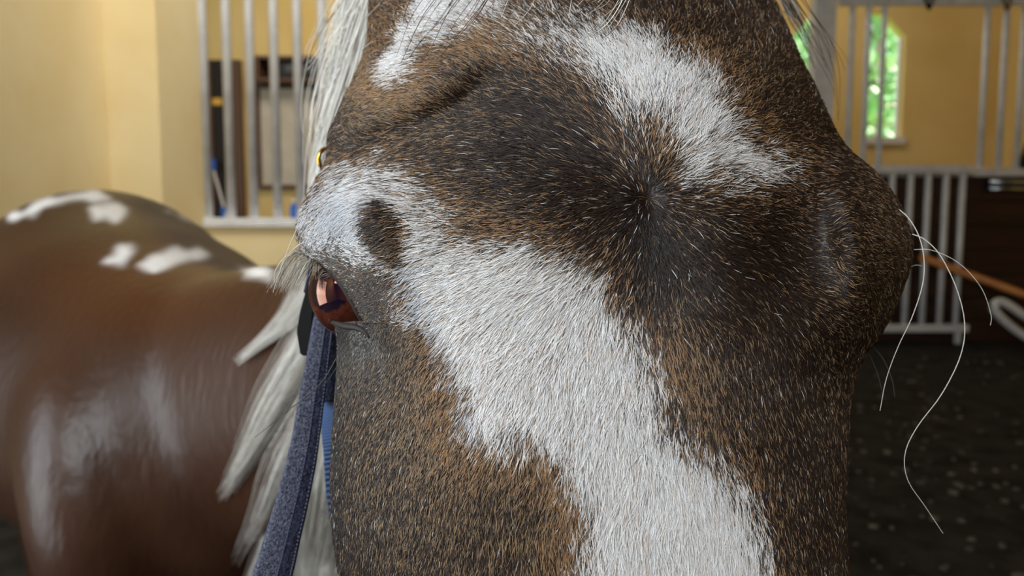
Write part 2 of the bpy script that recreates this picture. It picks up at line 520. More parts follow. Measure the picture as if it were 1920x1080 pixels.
# ---- right stall front
def gx(px): return PY(px, 320, YG)[0]
zt = PY(1700, 4, YG)[2]; zm = PY(1700, 322, YG)[2]; zb1 = PY(1700, 615, YG)[2]; zb0 = PY(1700, 650, YG)[2]
sf = empty('stall_front', (gx(1540), YG, 0))
tag(sf, 'grey tubular stall front with upright bars and dark plank base', 'stall front')
box('post', (gx(1514), YG - 0.06, 0), (gx(1553), YG + 0.08, 4.89), M_steel, sf, 0.01)
x_end = 5.9
box('rail', (gx(1561), YG - 0.03, zt - 0.03), (x_end, YG + 0.03, zt + 0.04), M_steel, sf, 0.008)
box('rail', (gx(1561), YG - 0.05, zm - 0.045), (x_end, YG + 0.035, zm + 0.03), M_steel, sf, 0.01)
box('rail', (gx(1561), YG - 0.05, zb0 - 0.05), (x_end, YG + 0.035, zb0 + 0.03), M_steel, sf, 0.01)
bar_row([gx(x) for x in (1587, 1617, 1646, 1836, 1871, 1905, 1939, 1973, 2007)], YG, zm, zt, sf, 0.026)
np_ = 7
for i in range(np_):
    z0 = zb0 + 0.03 + (zm - 0.045 - zb0 - 0.03) * i / np_
    z1 = zb0 + 0.03 + (zm - 0.045 - zb0 - 0.03) * (i + 1) / np_ - 0.008
    box('plank', (gx(1561), YG - 0.012 + 0.004 * (i % 2), z0), (x_end, YG + 0.03, z1), M_wood_dark, sf, 0.005)
box('backing_panel', (gx(1561), YG + 0.031, zb0 - 0.02), (x_end, YG + 0.05, zm - 0.03), M_wood_dark, sf)
# leg tubes down to the floor
for x in (gx(1700), x_end - 0.06):
    box('foot', (x, YG - 0.03, 0), (x + 0.05, YG + 0.02, zb0 - 0.04), M_steel, sf)
# latch
lt = box('latch_plate', (gx(1846), YG - 0.065, zm - 0.18), (gx(1935), YG - 0.014, zm - 0.075), mat_principled('dark_blue_metal', lin(34, 40, 66), 0.35, 0.6), sf, 0.006)
for dz in (-0.097, -0.158):
    tube('latch_bolt', [(gx(1847), YG - 0.075, zm + dz), (gx(1937), YG - 0.075, zm + dz)], 0.017, M_chrome, sf, 10)

# small barred gate leaning in front of the planks
gt = empty('barred_gate', (gx(1700), YG - 0.16, 0))
tag(gt, 'low barred metal gate standing before the dark planks', 'gate')
YT = YG - 0.16
def tx(px): return PY(px, 460, YT)[0]
bar_row([tx(x) for x in (1532, 1566, 1600, 1634, 1668, 1702, 1735, 1768, 1799)], YT, PY(1700, 612, YT)[2], PY(1700, 320, YT)[2], gt, 0.028)
zz = PY(1700, 317, YT)[2]
box('rail', (tx(1520), YT - 0.035, zz - 0.04), (tx(1815), YT + 0.035, zz + 0.03), M_steel, gt, 0.012)
zz = PY(1700, 614, YT)[2]
box('rail', (tx(1520), YT - 0.035, zz - 0.04), (tx(1822), YT + 0.035, zz + 0.03), M_steel, gt, 0.012)
for x in (tx(1524), tx(1800)):
    box('foot', (x, YT - 0.02, 0), (x + 0.04, YT + 0.02, zz - 0.035), M_steel, gt)

# hooks on the top rail
for px, lab, mm in ((1742, 'black snap hook hanging from the top rail above the window', M_black), (1888, 'brown clip hanging from the top rail between the bars', M_frame_brown)):
    c = PY(px, 6, YG - 0.075)
    hk = empty('snap_hook', tuple(c)); tag(hk, lab, 'hook')
    a = np.linspace(-0.6, 4.2, 16)
    ring = np.stack([c[0] + 0.032 * np.cos(a), np.full(16, c[1]), c[2] + 0.03 + 0.032 * np.sin(a)], 1)
    tube('ring', ring, 0.013, mm, hk, 8)
    tube('shank', [c + np.array([0, 0, 0.0]), c + np.array([0.002, 0, -0.03]), c + np.array([0.004, 0, -0.06])], [0.022, 0.026, 0.012], mm, hk, 10)

# dark blanket on the rail at the right edge
bl = np.array([gx(1906), YG - 0.12, zm + 0.03])
def blanket():
    bm = bmesh.new(); n, m = 14, 12; V = []
    for i in range(n + 1):
        row = []
        for j in range(m + 1):
            s = j / m
            x = bl[0] + 0.55 * i / n + (0.03 * (1 - s) if i == 0 else 0) * 0
            up = math.sin(min(1, i / 4) * math.pi / 2)
            y = YG - 0.055 - 0.05 * math.cos(s * math.pi * 2) + 0.06 + 0.015 * math.sin(i * 1.3 + j)
            z = zm + 0.035 + (0.50 * up + 0.03 * math.sin(i * 0.9)) * math.sin(s * math.pi) + 0.0
            row.append(bm.verts.new((x, YG + 0.02 + (s - 0.5) * 0.30 + 0.015 * math.sin(i * 1.3 + j), z)))
        V.append(row)
    for i in range(n):
        for j in range(m):
            bm.faces.new((V[i][j], V[i + 1][j], V[i + 1][j + 1], V[i][j + 1]))
    r = bmesh.ops.solidify(bm, geom=list(bm.faces), thickness=0.015)
    bmesh.ops.recalc_face_normals(bm, faces=bm.faces)
    return bm_obj('saddle_pad', bm, mat_principled('dark_cloth', lin(34, 30, 26), 0.9), None, True)
sp = blanket()
for v in sp.data.vertices: v.co.x += 0.06
tag(sp, 'dark padded cloth humped over the stall rail at the right edge', 'saddle pad')

# broom with orange wooden handle against the gate
a0 = PY(1725, 481, YT - 0.06); a1 = PY(1960, 567, YT - 0.35)
dirv = (a1 - a0); kf = (0.03 - a0[2]) / dirv[2]; a2 = a0 + dirv * kf
pb = empty('push_broom', (a2[0], a2[1], 0.0)); tag(pb, 'broom with orange wooden handle leaning on the barred gate', 'broom')
tube('handle', [a0, a1, a2], 0.033, M_pole, pb, 12)
box('broom_block', (a2[0] - 0.06, a2[1] - 0.25, 0.0), (a2[0] + 0.06, a2[1] + 0.25, 0.09), M_wood_dark, pb, 0.01)

# hand truck with bent tube handle
YH = YT - 1.0
hp = [PY(x, y, YH) for x, y in ((2150, 700), (2000, 672), (1925, 632), (1884, 602), (1864, 578), (1872, 566), (1890, 571), (1925, 594), (2000, 640), (2150, 680))]
for q in hp: pass
ht = empty('hand_truck', (hp[1][0], YH, 0.0)); tag(ht, 'hand truck with bright bent tube handle at the right edge', 'hand truck')
path = catmull(hp, 60)
tube('tube_frame', path, 0.032, M_steel, ht, 12)
for k in (0, 1):
    c = np.array([hp[0][0], YH - 0.12 + 0.24 * k, 0.10])
    tube('wheel', [c + np.array([0, -0.025, 0]), c + np.array([0, 0.025, 0])], 0.10, M_black, ht, 20)
c = np.array([hp[0][0], YH, 0.10]); tube('axle', [c + np.array([0, -0.12, 0]), c + np.array([0, 0.12, 0])], 0.015, M_chrome, ht, 8)
tube('strut', [np.array([hp[0][0], YH, 0.10]), np.array([hp[0][0], YH, hp[0][2]]), hp[0]], 0.02, M_chrome, ht, 8)

# pebbles and leaf bits lying on the floor
def gravel():
    n = 420
    bm = bmesh.new()
    bmesh.ops.create_icosphere(bm, subdivisions=1, radius=1.0)
    bv = np.array([v.co[:] for v in bm.verts]); bf = np.array([[v.index for v in f.verts] for f in bm.faces]); bm.free()
    yy = rng.uniform(1.2, 6.3, n); xx = rng.uniform(0.4, 1, n) * yy * 0.75
    s = rng.uniform(0.006, 0.022, n)
    V = bv[None] * (s[:, None, None] * rng.uniform(0.6, 1.3, (n, 1, 3)) * np.array([1, 1, .5])) + np.stack([xx, yy, s * 0.25], 1)[:, None]
    Fc = bf[None] + (np.arange(n) * len(bv))[:, None, None]
    o = link_mesh('gravel', np_mesh('gravel', V.reshape(-1, 3), Fc.reshape(-1, 3)), M_pebble, None, True)
    tag(o, 'loose pale pebbles scattered on the dark stable floor', 'gravel', kind='stuff')
gravel()

# ------------------------------------------------------------------ outside, seen through the windows
struct(box('ground_lawn', (-14, YB + 0.3, -0.25), (30, 45, -0.05), M_grass), 'sunlit green lawn outside the windows', 'lawn')

def leaf_cloud(name, centers, radii, n, mat, parent, size):
    cs = np.array(centers); rs = np.array(radii)
    k = rng.integers(0, len(cs), n)
    v = rng.normal(size=(n, 3)); v /= np.linalg.norm(v, axis=1)[:, None]
    p = cs[k] + v * rs[k][:, None] * rng.uniform(0.55, 1.0, (n, 1)) ** 0.5
    a = rng.normal(size=(n, 3)); a /= np.linalg.norm(a, axis=1)[:, None]
    b = np.cross(a, rng.normal(size=(n, 3))); b /= np.linalg.norm(b, axis=1)[:, None]
    s = size * rng.uniform(0.6, 1.3, (n, 1))
    V = np.stack([p - a * s, p + b * s * .45, p + a * s, p - b * s * .45], 1).reshape(-1, 3)
    o = link_mesh(name, np_mesh(name, V, np.arange(4 * n).reshape(n, 4)), mat, parent)
    o['kind'] = 'stuff'
    return o

def tree(label, x, y, h, r, trunk_r, n=2600):
    t = empty('garden_tree', (x, y, -0.05)); tag(t, label, 'tree', 'trees in the garden')
    pts = [(x, y, -0.1), (x + 0.05, y, h * .3), (x - 0.03, y, h * .6), (x, y, h * .9)]
    tube('trunk', catmull(pts, 14), np.linspace(trunk_r, trunk_r * .5, 14), M_bark, t, 12)
    cs = [(x + random.uniform(-r, r) * .7, y + random.uniform(-r, r) * .7, h * random.uniform(.55, 1.05)) for _ in range(9)]
    leaf_cloud('crown', cs, [r * random.uniform(.45, .7) for _ in range(9)], n, M_leaf, t, 0.16)
c = PY(1639, 200, 13.0)
tree('pale barked tree close outside the right window', c[0], 13.0, 5.0, 1.9, 0.13)
c = PY(1705, 200, 21.8)
tree('bushy green tree farther off behind the right window', c[0], 21.8, 5.6, 2.3, 0.2, 5000)
c = PY(1440, 200, 35.0)
tree('slender green tree outside the half hidden window', c[0], 35.0, 3.0, 1.5, 0.2, 3000)
for px, Y, r, mat_, lab in ((1690, 15.5, 0.42, M_leaf, 'low round green shrub on the lawn'), (1655, 16.5, 0.36, M_leaf, 'small green shrub by the pale tree')):
    c = PY(px, 300, Y)
    s = empty('garden_shrub', (c[0], Y, -0.05)); tag(s, lab, 'shrub')
    leaf_cloud('foliage', [(c[0], Y, 0.55), (c[0] + .2, Y, 0.8), (c[0] - .2, Y, 0.9)], [r, r, r], 900, mat_, s, 0.09)
    tube('stem', [(c[0], Y, -0.06), (c[0], Y, 0.7)], 0.04, M_bark, s, 8)
c = PY(1676, 228, 17.2)
fl = empty('flower_bush', (c[0], 17.2, -0.05)); tag(fl, 'bush with yellow and pink blossoms on the lawn', 'flowers')
leaf_cloud('blossom', [(c[0], 17.2, c[2] - .05)], [0.2], 160, M_flower, fl, 0.06)
c2 = PY(1672, 210, 17.2); leaf_cloud('pale_blossom', [tuple(c2)], [0.2], 160, M_pink, fl, 0.06)
leaf_cloud('foliage', [(c[0], 17.2, 0.4), (c[0] + .1, 17.2, 0.9), (c[0] - .1, 17.2, c2[2] - .2)], [0.4, 0.4, .35], 900, M_leaf, fl, 0.08)
tube('stem', [(c[0], 17.2, -0.06), (c[0], 17.2, 1.2)], 0.03, M_bark, fl, 8)
struct(box('ground_yard', (-30, -12, -0.4), (-9.01, 9, -0.2), M_grass), 'grassy yard to the left of the stable', 'yard')

# ------------------------------------------------------------------ the horse: head
def tab(t, y):
    t = np.asarray(t, float)
    return np.interp(y, t[:, 0], t[:, 1])


def smooth_tab(t, y, w=14.0):
    acc = 0
    for k in (-1, -.5, 0, .5, 1):
        acc = acc + tab(t, y + k * w)
    return acc / 5


T_XL = [(-400, 905), (-380, 870), (-330, 810), (-250, 760), (-120, 706), (0, 694), (90, 690), (140, 668), (200, 640), (250, 618), (300, 615),
        (330, 600), (380, 570), (430, 558), (470, 566), (500, 588), (560, 612), (606, 627), (640, 633), (700, 632), (800, 625), (900, 620),
        (1000, 624), (1080, 636), (1300, 690), (1600, 790), (1900, 830), (2000, 870), (2050, 930)]
T_XR = [(-400, 1210), (-380, 1250), (-330, 1310), (-250, 1350), (-120, 1405), (0, 1450), (60, 1478), (110, 1500), (160, 1527), (200, 1545), (250, 1568),
        (285, 1592), (310, 1628), (340, 1658), (390, 1690), (450, 1712), (500, 1706), (560, 1685), (620, 1655), (660, 1625), (700, 1603),
        (760, 1592), (850, 1588), (950, 1584), (1080, 1590), (1300, 1560), (1600, 1470), (1900, 1410), (2000, 1370), (2050, 1310)]
T_DS = [(-400, .41), (-250, .385), (0, .345), (200, .320), (300, .308), (450, .290), (606, .288), (800, .285), (1080, .28), (1600, .275), (2050, .262)]
T_DM = [(-400, .385), (-330, .355), (-200, .33), (0, .287), (150, .258), (300, .240), (370, .235), (600, .228), (800, .224), (1080, .221), (1600, .216), (1900, .225), (2050, .24)]
T_XM = [(-400, 1075), (0, 1110), (200, 1170), (370, 1200), (600, 1200), (1080, 1210), (1600, 1150), (2050, 1110)]
T_B = [(-400, .03), (-250, .07), (0, .11), (400, .16), (800, .20), (1100, .19), (1400, .13), (1900, .08), (2050, .03)]
# eye opening: the upper lid edge
T_LID = [(476, 572), (484, 590), (496, 607), (512, 626), (535, 645), (560, 660), (585, 673), (604, 683)]
LID_Y0, LID_Y1 = 476.0, 606.0

rows = np.unique(np.concatenate([np.arange(-400, -20, 14), np.arange(-20, 455, 4.0), np.arange(455, 480, 1.6), np.arange(480, 600, 2.0),
                                 np.arange(600, 616, 1.0), np.arange(616, 660, 2.0), np.arange(660, 1110, 4.0), np.arange(1110, 2051, 16)]))
NF, NB = 300, 70
phi = np.linspace(-np.pi / 2, np.pi / 2, NF)
phi = phi + 0.0
xl0 = smooth_tab(T_XL, rows); xr = smooth_tab(T_XR, rows)
notch = (rows > LID_Y0) & (rows < LID_Y1)
xl = np.where(notch, np.maximum(xl0, tab(T_LID, rows)), xl0)
ds = smooth_tab(T_DS, rows, 60); dm = smooth_tab(T_DM, rows, 60); xm = smooth_tab(T_XM, rows, 60); bb = smooth_tab(T_B, rows, 60)

# features of the skull: (x, y, sx, sy, rotation deg, metres towards the viewer)
BUMPS = [
    (665, 385, 70, 65, 0, 0.013),       # orbit near eye
    (700, 480, 60, 60, 0, 0.004),
    (745, 258, 110, 26, -22, -0.012),  # hollow above the eye
    (640, 300, 50, 22, -30, -0.009),
    (905, 165, 60, 22, -40, -0.0032),
    (830, 130, 120, 55, -30, 0.005),
    (1640, 450, 60, 110, 0, 0.007),      # far orbit
    (1500, 470, 60, 130, 8, -0.008),    # groove before far orbit
    (1590, 240, 60, 45, 40, -0.010),
    (1240, 395, 120, 160, 0, -0.0018),
    (1215, 370, 18, 18, 0, -0.0012),
    (1598, 490, 22, 105, -10, 0.006), (705, 655, 26, 60, -20, -0.006),    # tear trough
    (745, 600, 40, 80, -20, 0.002),
    (690, 740, 50, 60, 0, -0.003),
    (900, 900, 160, 200, 0, 0.003),
    (1560, 720, 50, 60, 0, -0.004),
]


def bump_depth(px, py):
    z = np.zeros_like(px)
    for x, y, sx, sy, a, h in BUMPS:
        a = math.radians(a); dx = px - x; dy = py - y
        u = dx * math.cos(a) + dy * math.sin(a); v = -dx * math.sin(a) + dy * math.cos(a)
        z += h * np.exp(-0.5 * ((u / sx) ** 2 + (v / sy) ** 2))
    return z


EYE_C = P(677, 545, 0.303); EYE_R = 0.0205
# front sheet
xc0 = (xl0 + xr) / 2; a0 = (xr - xl0) / 2
xc = (xl + xr) / 2; a = (xr - xl) / 2
s = np.sin(phi)
FX = xc[:, None] + a[:, None] * s[None]
FYr = np.repeat(rows[:, None], NF, 1)
u = (FX - xc0[:, None]) / a0[:, None]
um = ((xm - xc0) / a0)[:, None]
w = np.where(u > um, (u - um) / (1 - um), (u - um) / (1 + um))
w = np.clip(np.abs(w), 0, 1)
g = np.sqrt(np.clip(1 - w ** 2.5, 0, 1))
edge = np.sqrt(np.clip(1 - np.abs(u), 0, 1)) 
FD = ds[:, None] - (ds - dm)[:, None] * g - bump_depth(FX, FYr) * np.clip(edge * 2.2, 0, 1)
# lids: keep the skin just outside the eyeball around the opening
q = P(FX, FYr, FD) - EYE_C
rr = np.linalg.norm(q, axis=2)
near = (FX < 800) & (FYr > 430) & (FYr < 700)
dirs = P(FX, FYr, np.ones_like(FX)) - C_
dl = np.linalg.norm(dirs, axis=2)
dn = dirs / dl[..., None]
oc = C_ - EYE_C
bq = dn @ oc
R2 = EYE_R + 0.0018
disc = bq ** 2 - (oc @ oc - R2 ** 2)
hit = np.where(disc > 0, (-bq - np.sqrt(np.maximum(disc, 0))) / dl, 9.0)
FD = np.where(near, np.minimum(FD, hit), FD)
# smooth lid region a little
# back sheet
th = np.linspace(0, np.pi, NB + 2)[1:-1]
DSr, DSl = FD[:, -1], FD[:, 0]
mixt = (1 - np.cos(th)) / 2
D0 = DSr[:, None] * (1 - mixt) + DSl[:, None] * mixt
BD = D0 + bb[:, None] * np.sin(th)[None] ** 0.75
rec = sstep(0.012, 0.035, BD - D0)
xlb = xl[:, None] * (1 - rec) + xl0[:, None] * rec
xcb = (xlb + xr[:, None]) / 2; ab = (xr[:, None] - xlb) / 2
BX = xcb + ab * np.cos(th)[None] * (D0 / BD) ** 0.8
BY = 540 + (rows[:, None] - 540) * (D0 / BD)      # level rings behind
HX = np.concatenate([FX, BX], 1); HY = np.concatenate([FYr, BY], 1); HD = np.concatenate([FD, BD], 1)
HV = P(HX, HY, HD)                                  # rows x ring x 3
# soften locally near the lid edge to avoid steps
nr, nc = HV.shape[:2]
idx = np.arange(nr * nc).reshape(nr, nc)
nxt = np.roll(idx, -1, 1)
HF = np.stack([idx[:-1], idx[1:], nxt[1:], nxt[:-1]], -1).reshape(-1, 4)
V_head = HV.reshape(-1, 3)
topc = len(V_head); botc = topc + 1
V_head = np.vstack([V_head, HV[0].mean(0) + np.array([0, 0, .004]), HV[-1].mean(0) - np.array([0, 0, .004])])

# ------------------------------------------------------------------ coat pattern with some painted shade and sky tint, as patches on the skin
W_POLYS = [
    # blaze
    [(790, 470), (850, 452), (960, 458), (1060, 472), (1130, 512), (1152, 570), (1172, 612), (1226, 655), (1245, 730), (1262, 790), (1318, 845),
     (1375, 890), (1415, 980), (1440, 1100), (1460, 1400), (1400, 1700), (1080, 1700), (1060, 1300), (1082, 1100), (1095, 1010), (1092, 930), (1055, 860),
     (1008, 812), (950, 832), (892, 828), (866, 795), (888, 745), (850, 690), (815, 622), (770, 585), (752, 545), (765, 505)],
    # brow patch over the eye
    [(600, 356), (665, 324), (745, 330), (800, 366), (832, 420), (858, 462), (815, 520), (775, 520), (740, 505), (700, 490), (650, 478), (606, 466), (572, 452), (578, 400)],
    # streak below the near ear
    [(850, -60), (795, 5), (756, 50), (722, 120), (728, 140), (764, 134), (796, 92), (850, 55), (922, 40), (950, 20), (930, -60)],
    # crescent between the ears and the whorl
    [(930, 30), (1000, 22), (1080, 34), (1150, 62), (1225, 78), (1280, 118), (1336, 168), (1368, 226), (1356, 268), (1402, 290), (1478, 324), (1424, 336),
     (1335, 330), (1282, 334), (1256, 292), (1204, 250), (1145, 185), (1090, 115), (1025, 88), (960, 62)],
]
BROWN_SPOT = (733, 438, 50, 66, -25)
TAN_ZONES = [  # x, y, sx, sy, amount of tan hairs
    (840, 900, 150, 190, .38), (760, 760, 90, 130, .25), (780, 190, 110, 60, .40), (700, 200, 60, 60, .2), (930, 80, 60, 40, .5),
    (1400, 140, 120, 90, .18), (1240, 270, 22, 40, .7), (1640, 480, 70, 160, .28), (870, 430, 70, 40, .25), (1440, 820, 60, 130, .12),
    (1290, 700, 60, 60, .3), (1050, 960, 60, 90, .3), (560, 900, 60, 300, -.1), (1580, 800, 50, 200, .10),
]
DARK_ZONES = [(630, 900, 13, 220, .8), (662, 630, 40, 18, .9), (700, 560, 16, 50, .4), (1060, 230, 130, 90, .7), (1330, 460, 170, 90, .6), (1210, 430, 30, 110, .6), (1480, 900, 90, 200, .6), (940, 165, 60, 30, .25), (700, 270, 120, 26, .5),  # dark coat areas; the hollows above the eyes have their shade painted in
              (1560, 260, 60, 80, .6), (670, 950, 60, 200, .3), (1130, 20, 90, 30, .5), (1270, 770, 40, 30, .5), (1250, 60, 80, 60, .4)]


def zone(px, py, zs):
    r = np.zeros_like(px)
    for x, y, sx, sy, h in zs:
        r += h * np.exp(-0.5 * (((px - x) / sx) ** 2 + ((py - y) / sy) ** 2))
    return r


def spot(px, py, sp):
    x, y, sx, sy, a = sp; a = math.radians(a)
    u_ = (px - x) * math.cos(a) + (py - y) * math.sin(a); v_ = -(px - x) * math.sin(a) + (py - y) * math.cos(a)
    return np.sqrt((u_ / sx) ** 2 + (v_ / sy) ** 2)


def coat_fields(px, py, d=None):
    """white amount, tan amount, darkness, grey-skin amount at face positions"""
    n1 = vnoise(px / 40, py / 40, 1) * 18 + vnoise(px / 13, py / 13, 2) * 12
    white = np.zeros_like(px); border = np.zeros_like(px)
    for i, poly in enumerate(W_POLYS):
        sd = sdist(px, py, poly)
        soft = [44, 48, 26, 44][i]
        wv = sstep(-soft, soft, sd + n1 * .8)
        white = np.maximum(white, wv)
        border = np.maximum(border, np.exp(-0.5 * ((sd + 32 + n1) / 34) ** 2))
    sp = spot(px, py, BROWN_SPOT)
    white *= sstep(0.86, 1.14, sp + n1 * .004)
    # flecks inside
    white *= 1 - 0.85 * np.exp(-0.5 * (((px - 1272) / 34) ** 2 + ((py - 765) / 34) ** 2))
    white *= 1 - 0.7 * np.exp(-0.5 * (((px - 1238) / 18) ** 2 + ((py - 268) / 34) ** 2))
    # crescent grows streaky towards the ears
    top = sstep(110, 20, py) * ((px > 960) & (px < 1260)); white *= 1 - 0.35 * top
    white *= 1 - 0.6 * np.exp(-0.5 * (((px - 1010) / 75) ** 2 + ((py - 70) / 50) ** 2))
    tanv = 0.08 + .80 * zone(px, py, TAN_ZONES) + border * 0.34
    if d is not None:
        white = white * (1 - sstep(.012, .035, d - tab(T_DS, py)))
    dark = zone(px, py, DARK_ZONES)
    grey = np.exp(-0.5 * (((px - 676) / 62) ** 2 + ((py - 610) / 88) ** 2)) + 0.8 * np.exp(-0.5 * (((px - 640) / 60) ** 2 + ((py - 468) / 30) ** 2))
    return np.clip(white, 0, 1), np.clip(tanv, 0, .9), np.clip(dark, 0, 1), np.clip(grey, 0, 1), border


C_DARK = lin(40, 29, 25); C_MID = lin(65, 50, 43); C_TAN = lin(156, 131, 101); C_ORANGE = lin(172, 132, 94); C_WHITE = lin(241, 240, 241)
C_SKY_TINT = lin(196, 202, 214); C_GREY = lin(92, 86, 82); C_BLACK = lin(34, 26, 24)


def skin_colors(px, py, dd=None):
    w_, t_, d_, g_, b_ = coat_fields(px, py, dd)
    base = .7 * C_DARK[None] * (1 - .5 * d_[:, None]) + (C_MID - C_DARK) * np.clip(t_, 0, 1)[:, None] * .5  # skin kept darker than the hair, as painted shade beneath it
    base = base * (1 - g_[:, None] * .7) + C_GREY * g_[:, None] * .7 * .6
    return base * (1 - w_[:, None]) + lin(196, 182, 178) * w_[:, None]


def strand_colors(px, py, dd=None):
    n = len(px)
    w_, t_, d_, g_, b_ = coat_fields(px, py, dd)
    r = rng.uniform(size=n); r2 = rng.uniform(size=(n, 1)); r3 = rng.uniform(size=n)
    brown = C_DARK * (1 - r2) + C_MID * r2
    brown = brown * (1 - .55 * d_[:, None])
    tan = np.where((rng.uniform(size=n) < .12 + .5 * b_)[:, None], C_ORANGE, C_TAN) * rng.uniform(.65, 1.1, (n, 1))
    c = np.where((r < t_ * (1 - .75 * d_))[:, None], tan, brown)
    grey = C_GREY * rng.uniform(.5, 1.5, (n, 1)) * (1 - .7 * d_[:, None])
    c = np.where((rng.uniform(size=n) < g_ * .75)[:, None], grey, c)
    # sparse white ticking
    c = np.where((rng.uniform(size=n) < 0.006 + .02 * np.exp(-0.5 * (((px - 1215) / 90) ** 2 + ((py - 375) / 70) ** 2)))[:, None], C_WHITE * .8, c)
    blue = sstep(60, 0, np.abs((px - 760) - (py - 500) * .36)) * ((py > 480) & (py < 830)) + np.exp(-0.5 * (((px - 640) / 50) ** 2 + ((py - 400) / 50) ** 2))  # sky reflection on the white hairs, painted in as a blue-grey tint
    wh = C_WHITE * (1 - .7 * np.clip(blue, 0, 1)[:, None]) + C_SKY_TINT * .7 * np.clip(blue, 0, 1)[:, None]
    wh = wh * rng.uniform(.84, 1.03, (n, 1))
    tint = rng.uniform(size=n) < .10
    wh = np.where(tint[:, None], wh * np.array([.80, .68, .58]), wh)
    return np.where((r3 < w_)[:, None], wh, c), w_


horse = empty('horse', (-0.55, 1.15, 0))
tag(horse, 'brown and white pinto horse with silver mane facing the camera closely', 'horse')

# ------------------------------------------------------------------ body, neck, legs grown as one skin
def ring_tube(secs, n=28, per=6):
    """secs: (x,y,z, r_side, r_up) -> closed lofted mesh"""
    S = np.array(secs, float)
    S = catmull(S, (len(S) - 1) * per + 1)
    path = S[:, :3]; tan = np.gradient(path, axis=0); tan /= np.linalg.norm(tan, axis=1)[:, None]
    return path, tan, S[:, 3], S[:, 4]


def add_tube(bm, secs, n=28, per=6, up=(0, 0, 1)):
    path, tan, rs, ru = ring_tube(secs, n, per)
    up = np.array(up, float)
    rings = []
    for p, t, a_, b_ in zip(path, tan, rs, ru):
        sd_ = np.cross(t, up); sd_ /= np.linalg.norm(sd_) + 1e-9; u2 = np.cross(sd_, t)
        rings.append([bm.verts.new(p + a_ * math.cos(k) * sd_ + b_ * math.sin(k) * u2) for k in np.linspace(0, 2 * np.pi, n, endpoint=False)])
    for r0, r1 in zip(rings, rings[1:]):
        for k in range(n):
            l = (k + 1) % n
            bm.faces.new((r0[k], r0[l], r1[l], r1[k]))
    bm.faces.new(rings[0][::-1]); bm.faces.new(rings[-1])


bmB = bmesh.new()
# barrel: tail end to breast
HEAD_DIR = np.array([0.66, -0.75, 0.0])
add_tube(bmB, [(-1.20, 1.98, .93, .05, .08), (-1.11, 1.89, .93, .17, .19), (-1.00, 1.76, .905, .25, .26), (-.90, 1.63, .885, .285, .29), (-.79, 1.48, .85, .30, .28),
               (-.67, 1.34, .81, .315, .28), (-.54, 1.20, .79, .265, .255), (-.44, 1.09, .77, .22, .235), (-.36, 1.00, .76, .14, .17), (-.32, .96, .76, .05, .07)])
# withers
add_tube(bmB, [(-.72, 1.40, .94, .08, .10), (-.55, 1.22, .925, .10, .115), (-.42, 1.10, .915, .10, .12), (-.32, 1.0, .91, .09, .12)])
# shoulder muscle, near side and far side
S_ = np.array([-.75, -.66, 0])
for sg in (1, -1):
    b0 = np.array([-.48, 1.13, .0]) + S_ * .10 * sg
    add_tube(bmB, [(*(b0 + np.array([-.06, .10, .96])), .05, .06), (*(b0 + np.array([0, .0, .84]) + S_ * .06 * sg), .08, .11), (*(b0 + np.array([.05, -.06, .68]) + S_ * .06 * sg), .085, .10), (*(b0 + np.array([.02, -.02, .54]) + S_ * .03 * sg), .07, .08)], up=(.66, -.75, 0))
# neck, from withers forward to the poll
add_tube(bmB, [(-.46, 1.12, .82, .16, .20), (-.30, .97, .865, .125, .185), (-.18, .84, .905, .10, .155), (-.06, .68, .995, .082, .13), (.03, .53, 1.09, .072, .105), (.055, .44, 1.14, .06, .085)])


def leg(x, y, hind):
    f = HEAD_DIR
    def o_(z, fw, r1, r2): return (x + f[0] * fw, y + f[1] * fw, z, r1, r2)
    if hind:
        secs = [o_(.86, -.02, .12, .16), o_(.66, .05, .085, .12), o_(.52, .04, .062, .08), o_(.42, -.06, .042, .055), o_(.36, -.085, .04, .05), o_(.30, -.075, .032, .036), o_(.18, -.06, .028, .03), o_(.11, -.05, .036, .038), o_(.07, -.03, .036, .036), o_(.045, -.01, .048, .05), o_(0.0, .01, .058, .062)]
    else:
        secs = [o_(.74, -.02, .08, .12), o_(.58, -.02, .065, .09), o_(.46, 0, .05, .055), o_(.36, .0, .044, .046), o_(.33, .005, .044, .046), o_(.28, 0, .032, .034), o_(.16, 0, .028, .03), o_(.11, .0, .036, .036), o_(.075, .02, .034, .034), o_(.045, .035, .046, .048), o_(0, .05, .056, .06)]
    add_tube(bmB, secs, 18, 5, up=tuple(f))


sd = np.array([-.75, -.66, 0])
for base, hind in ((np.array([-.48, 1.13, 0]), False), (np.array([-1.0, 1.77, 0]), True)):
    for sg in (1, -1):
        pp = base + sd * .13 * sg
        leg(pp[0], pp[1], hind)
meB = bpy.data.meshes.new('body_cage'); bmesh.ops.recalc_face_normals(bmB, faces=bmB.faces); bmB.to_mesh(meB); bmB.free()
oB = bpy.data.objects.new('body_cage', meB); COL.objects.link(oB)
md = oB.modifiers.new('r', 'REMESH'); md.mode = 'VOXEL'; md.voxel_size = 0.009
md = oB.modifiers.new('s', 'SMOOTH'); md.factor = 0.6; md.iterations = 45

bmH = bmesh.new()
hv = [bmH.verts.new(v) for v in V_head]
for f in HF: bmH.faces.new([hv[i] for i in f])
for j in range(nc):
    k = (j + 1) % nc
    bmH.faces.new((hv[topc], hv[idx[0, j]], hv[idx[0, k]]))
    bmH.faces.new((hv[botc], hv[idx[-1, k]], hv[idx[-1, j]]))
bmesh.ops.recalc_face_normals(bmH, faces=bmH.faces)


